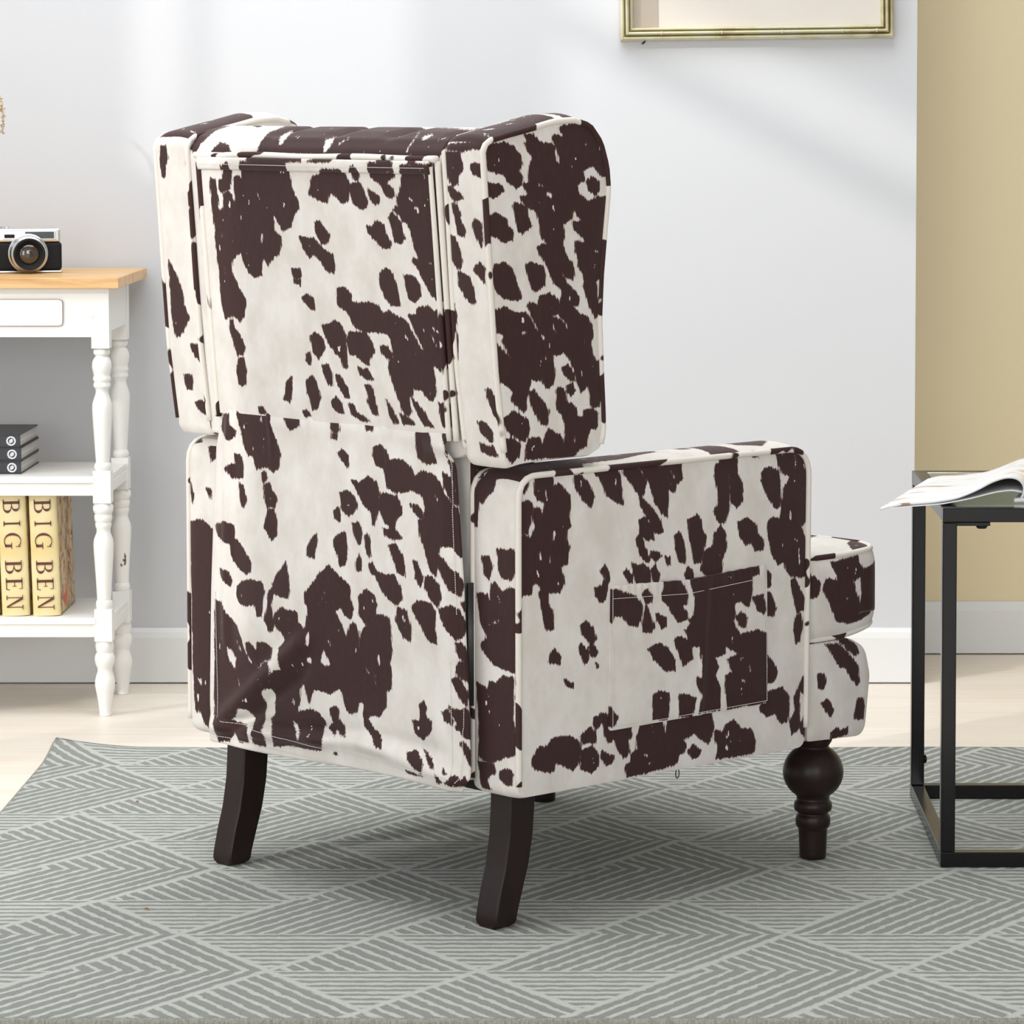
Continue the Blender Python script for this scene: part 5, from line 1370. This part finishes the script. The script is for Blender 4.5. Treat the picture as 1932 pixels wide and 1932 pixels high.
# ------------------------------------------------------------------ picture on the wall
M_gold = mat('pale_gold_bamboo_moulding', (0.5, 0.44, 0.26), 0.5, 0.0)
g = G(M_gold); n5 = g.noise(g.coord((1, 1, 1)), 22, 4, 0.6)
g.color(g.ramp(n5, [(0.30, (0.44, 0.38, 0.20)), (0.5, (0.62, 0.57, 0.37)), (0.68, (0.64, 0.62, 0.48))]))
M_linen = mat('beige_linen_mount', (0.6, 0.54, 0.47), 0.9)
g = G(M_linen); n6 = g.noise(g.coord((500, 500, 12)), 1, 2); n7 = g.noise(g.coord((1, 1, 1)), 3, 3)
g.color(g.mix(n7, (0.56, 0.50, 0.44), (0.70, 0.66, 0.61))); g.bump(n6, 0.25, 0.0006)
M_strip = mat('taupe_linen_border', (0.40, 0.34, 0.28), 0.9)
g = G(M_strip); g.bump(g.noise(g.coord((500, 500, 12)), 1, 2), 0.25, 0.0006)
FX0, FX1, FZ0, FZ1 = 0.0195, 0.5215, 1.192, 1.62
pf = thing('picture_frame', ((FX0 + FX1) / 2, 6.33, FZ0), 'pale gold bamboo style picture frame with beige linen mount hanging on the white wall', 'picture', 0)
pf.rotation_euler = (0, R_(-0.75), 0)
W = FX1 - FX0; Hh = FZ1 - FZ0
def miter(o0, o1, y0, y1, mt, nm):       # four mitred bars, o0 outer offset, o1 inner offset
    m = MB(); c0 = [(-W / 2 + o0, o0), (W / 2 - o0, o0), (W / 2 - o0, Hh - o0), (-W / 2 + o0, Hh - o0)]
    c1 = [(-W / 2 + o1, o1), (W / 2 - o1, o1), (W / 2 - o1, Hh - o1), (-W / 2 + o1, Hh - o1)]
    n = 6; rows = []
    for k in range(n + 1):
        t = k / n; yy_ = y1 - (y1 - y0) * math.sin(PI * (0.12 + 0.76 * t)); rows.append([(c0[i][0] * (1 - t) + c1[i][0] * t, yy_, c0[i][1] * (1 - t) + c1[i][1] * t) for i in range(4)])
    rows.insert(0, [(c0[i][0], y1, c0[i][1]) for i in range(4)]); rows.append([(c1[i][0], y1, c1[i][1]) for i in range(4)])
    v = [p for r in rows for p in r]; R = len(rows)
    f = [(r * 4 + i, r * 4 + (i + 1) % 4, ((r + 1) % R) * 4 + (i + 1) % 4, ((r + 1) % R) * 4 + i) for r in range(R) for i in range(4)]
    m.add(v, f); return m.build(nm, mt, pf, autosmooth=35)
fr = miter(0, 0.0095, -0.030, -0.001, M_gold, 'frame_moulding')
f2 = miter(0.0088, 0.0180, -0.033, -0.001, M_gold, 'frame_moulding')
f3 = miter(0.0172, 0.0245, -0.026, -0.001, M_gold, 'frame_moulding')
m = MB()
for x in (-0.175, -0.065, 0.045, 0.155, 0.218): 
    m.tube([(x, -0.0335, 0.0100), (x, -0.0340, 0.0134), (x, -0.0330, 0.0170)], 0.0010, 6)
m.build('bamboo_nodes', M_linen, f2, True)['kind'] = 'stuff'
MB().box(-W / 2 + 0.024, W / 2 - 0.024, -0.010, -0.006, 0.024, Hh - 0.024).build('mount', M_linen, pf)
MB().box(-W / 2 + 0.024, -W / 2 + 0.070, -0.0115, -0.010, 0.024, Hh - 0.024).build('border_strip', M_strip, pf)
m = MB(); m.tube([(-W / 2 + 0.046, -0.012, -0.0005), (-W / 2 + 0.0425, -0.016, -0.004), (-W / 2 + 0.039, -0.018, -0.0055)], [0.0012, 0.0022, 0.0008], 6); m.build('hook', M_black, pf, True)

# ------------------------------------------------------------------ a few dry crumbs on the rug
M_crumb = mat('dry_brown_leaf', (0.36, 0.13, 0.04), 0.8)
for (x, y, ln, an, lab) in ((-0.612, 4.478, 0.0085, -0.4, 'small curled brown leaf fragment lying on the rug near the left front'), (-0.72, 5.175, 0.0045, -0.1, 'tiny orange leaf fragment lying on the rug toward its curled far corner')):
    m = MB(); c_, s_2 = math.cos(an), math.sin(an)
    m.tube([(ln * t * c_, ln * t * s_2, 0.0012 + 0.0012 * math.sin(PI * (t + 0.5))) for t in (-0.5, -0.25, 0, 0.25, 0.5)], [0.0003, 0.0011, 0.0014, 0.0011, 0.0003], 6)
    o = m.build('leaf_fragment', M_crumb, None, True); o.location = (x, y, RZ + 0.0004); tag(o, lab, 'leaf fragment')
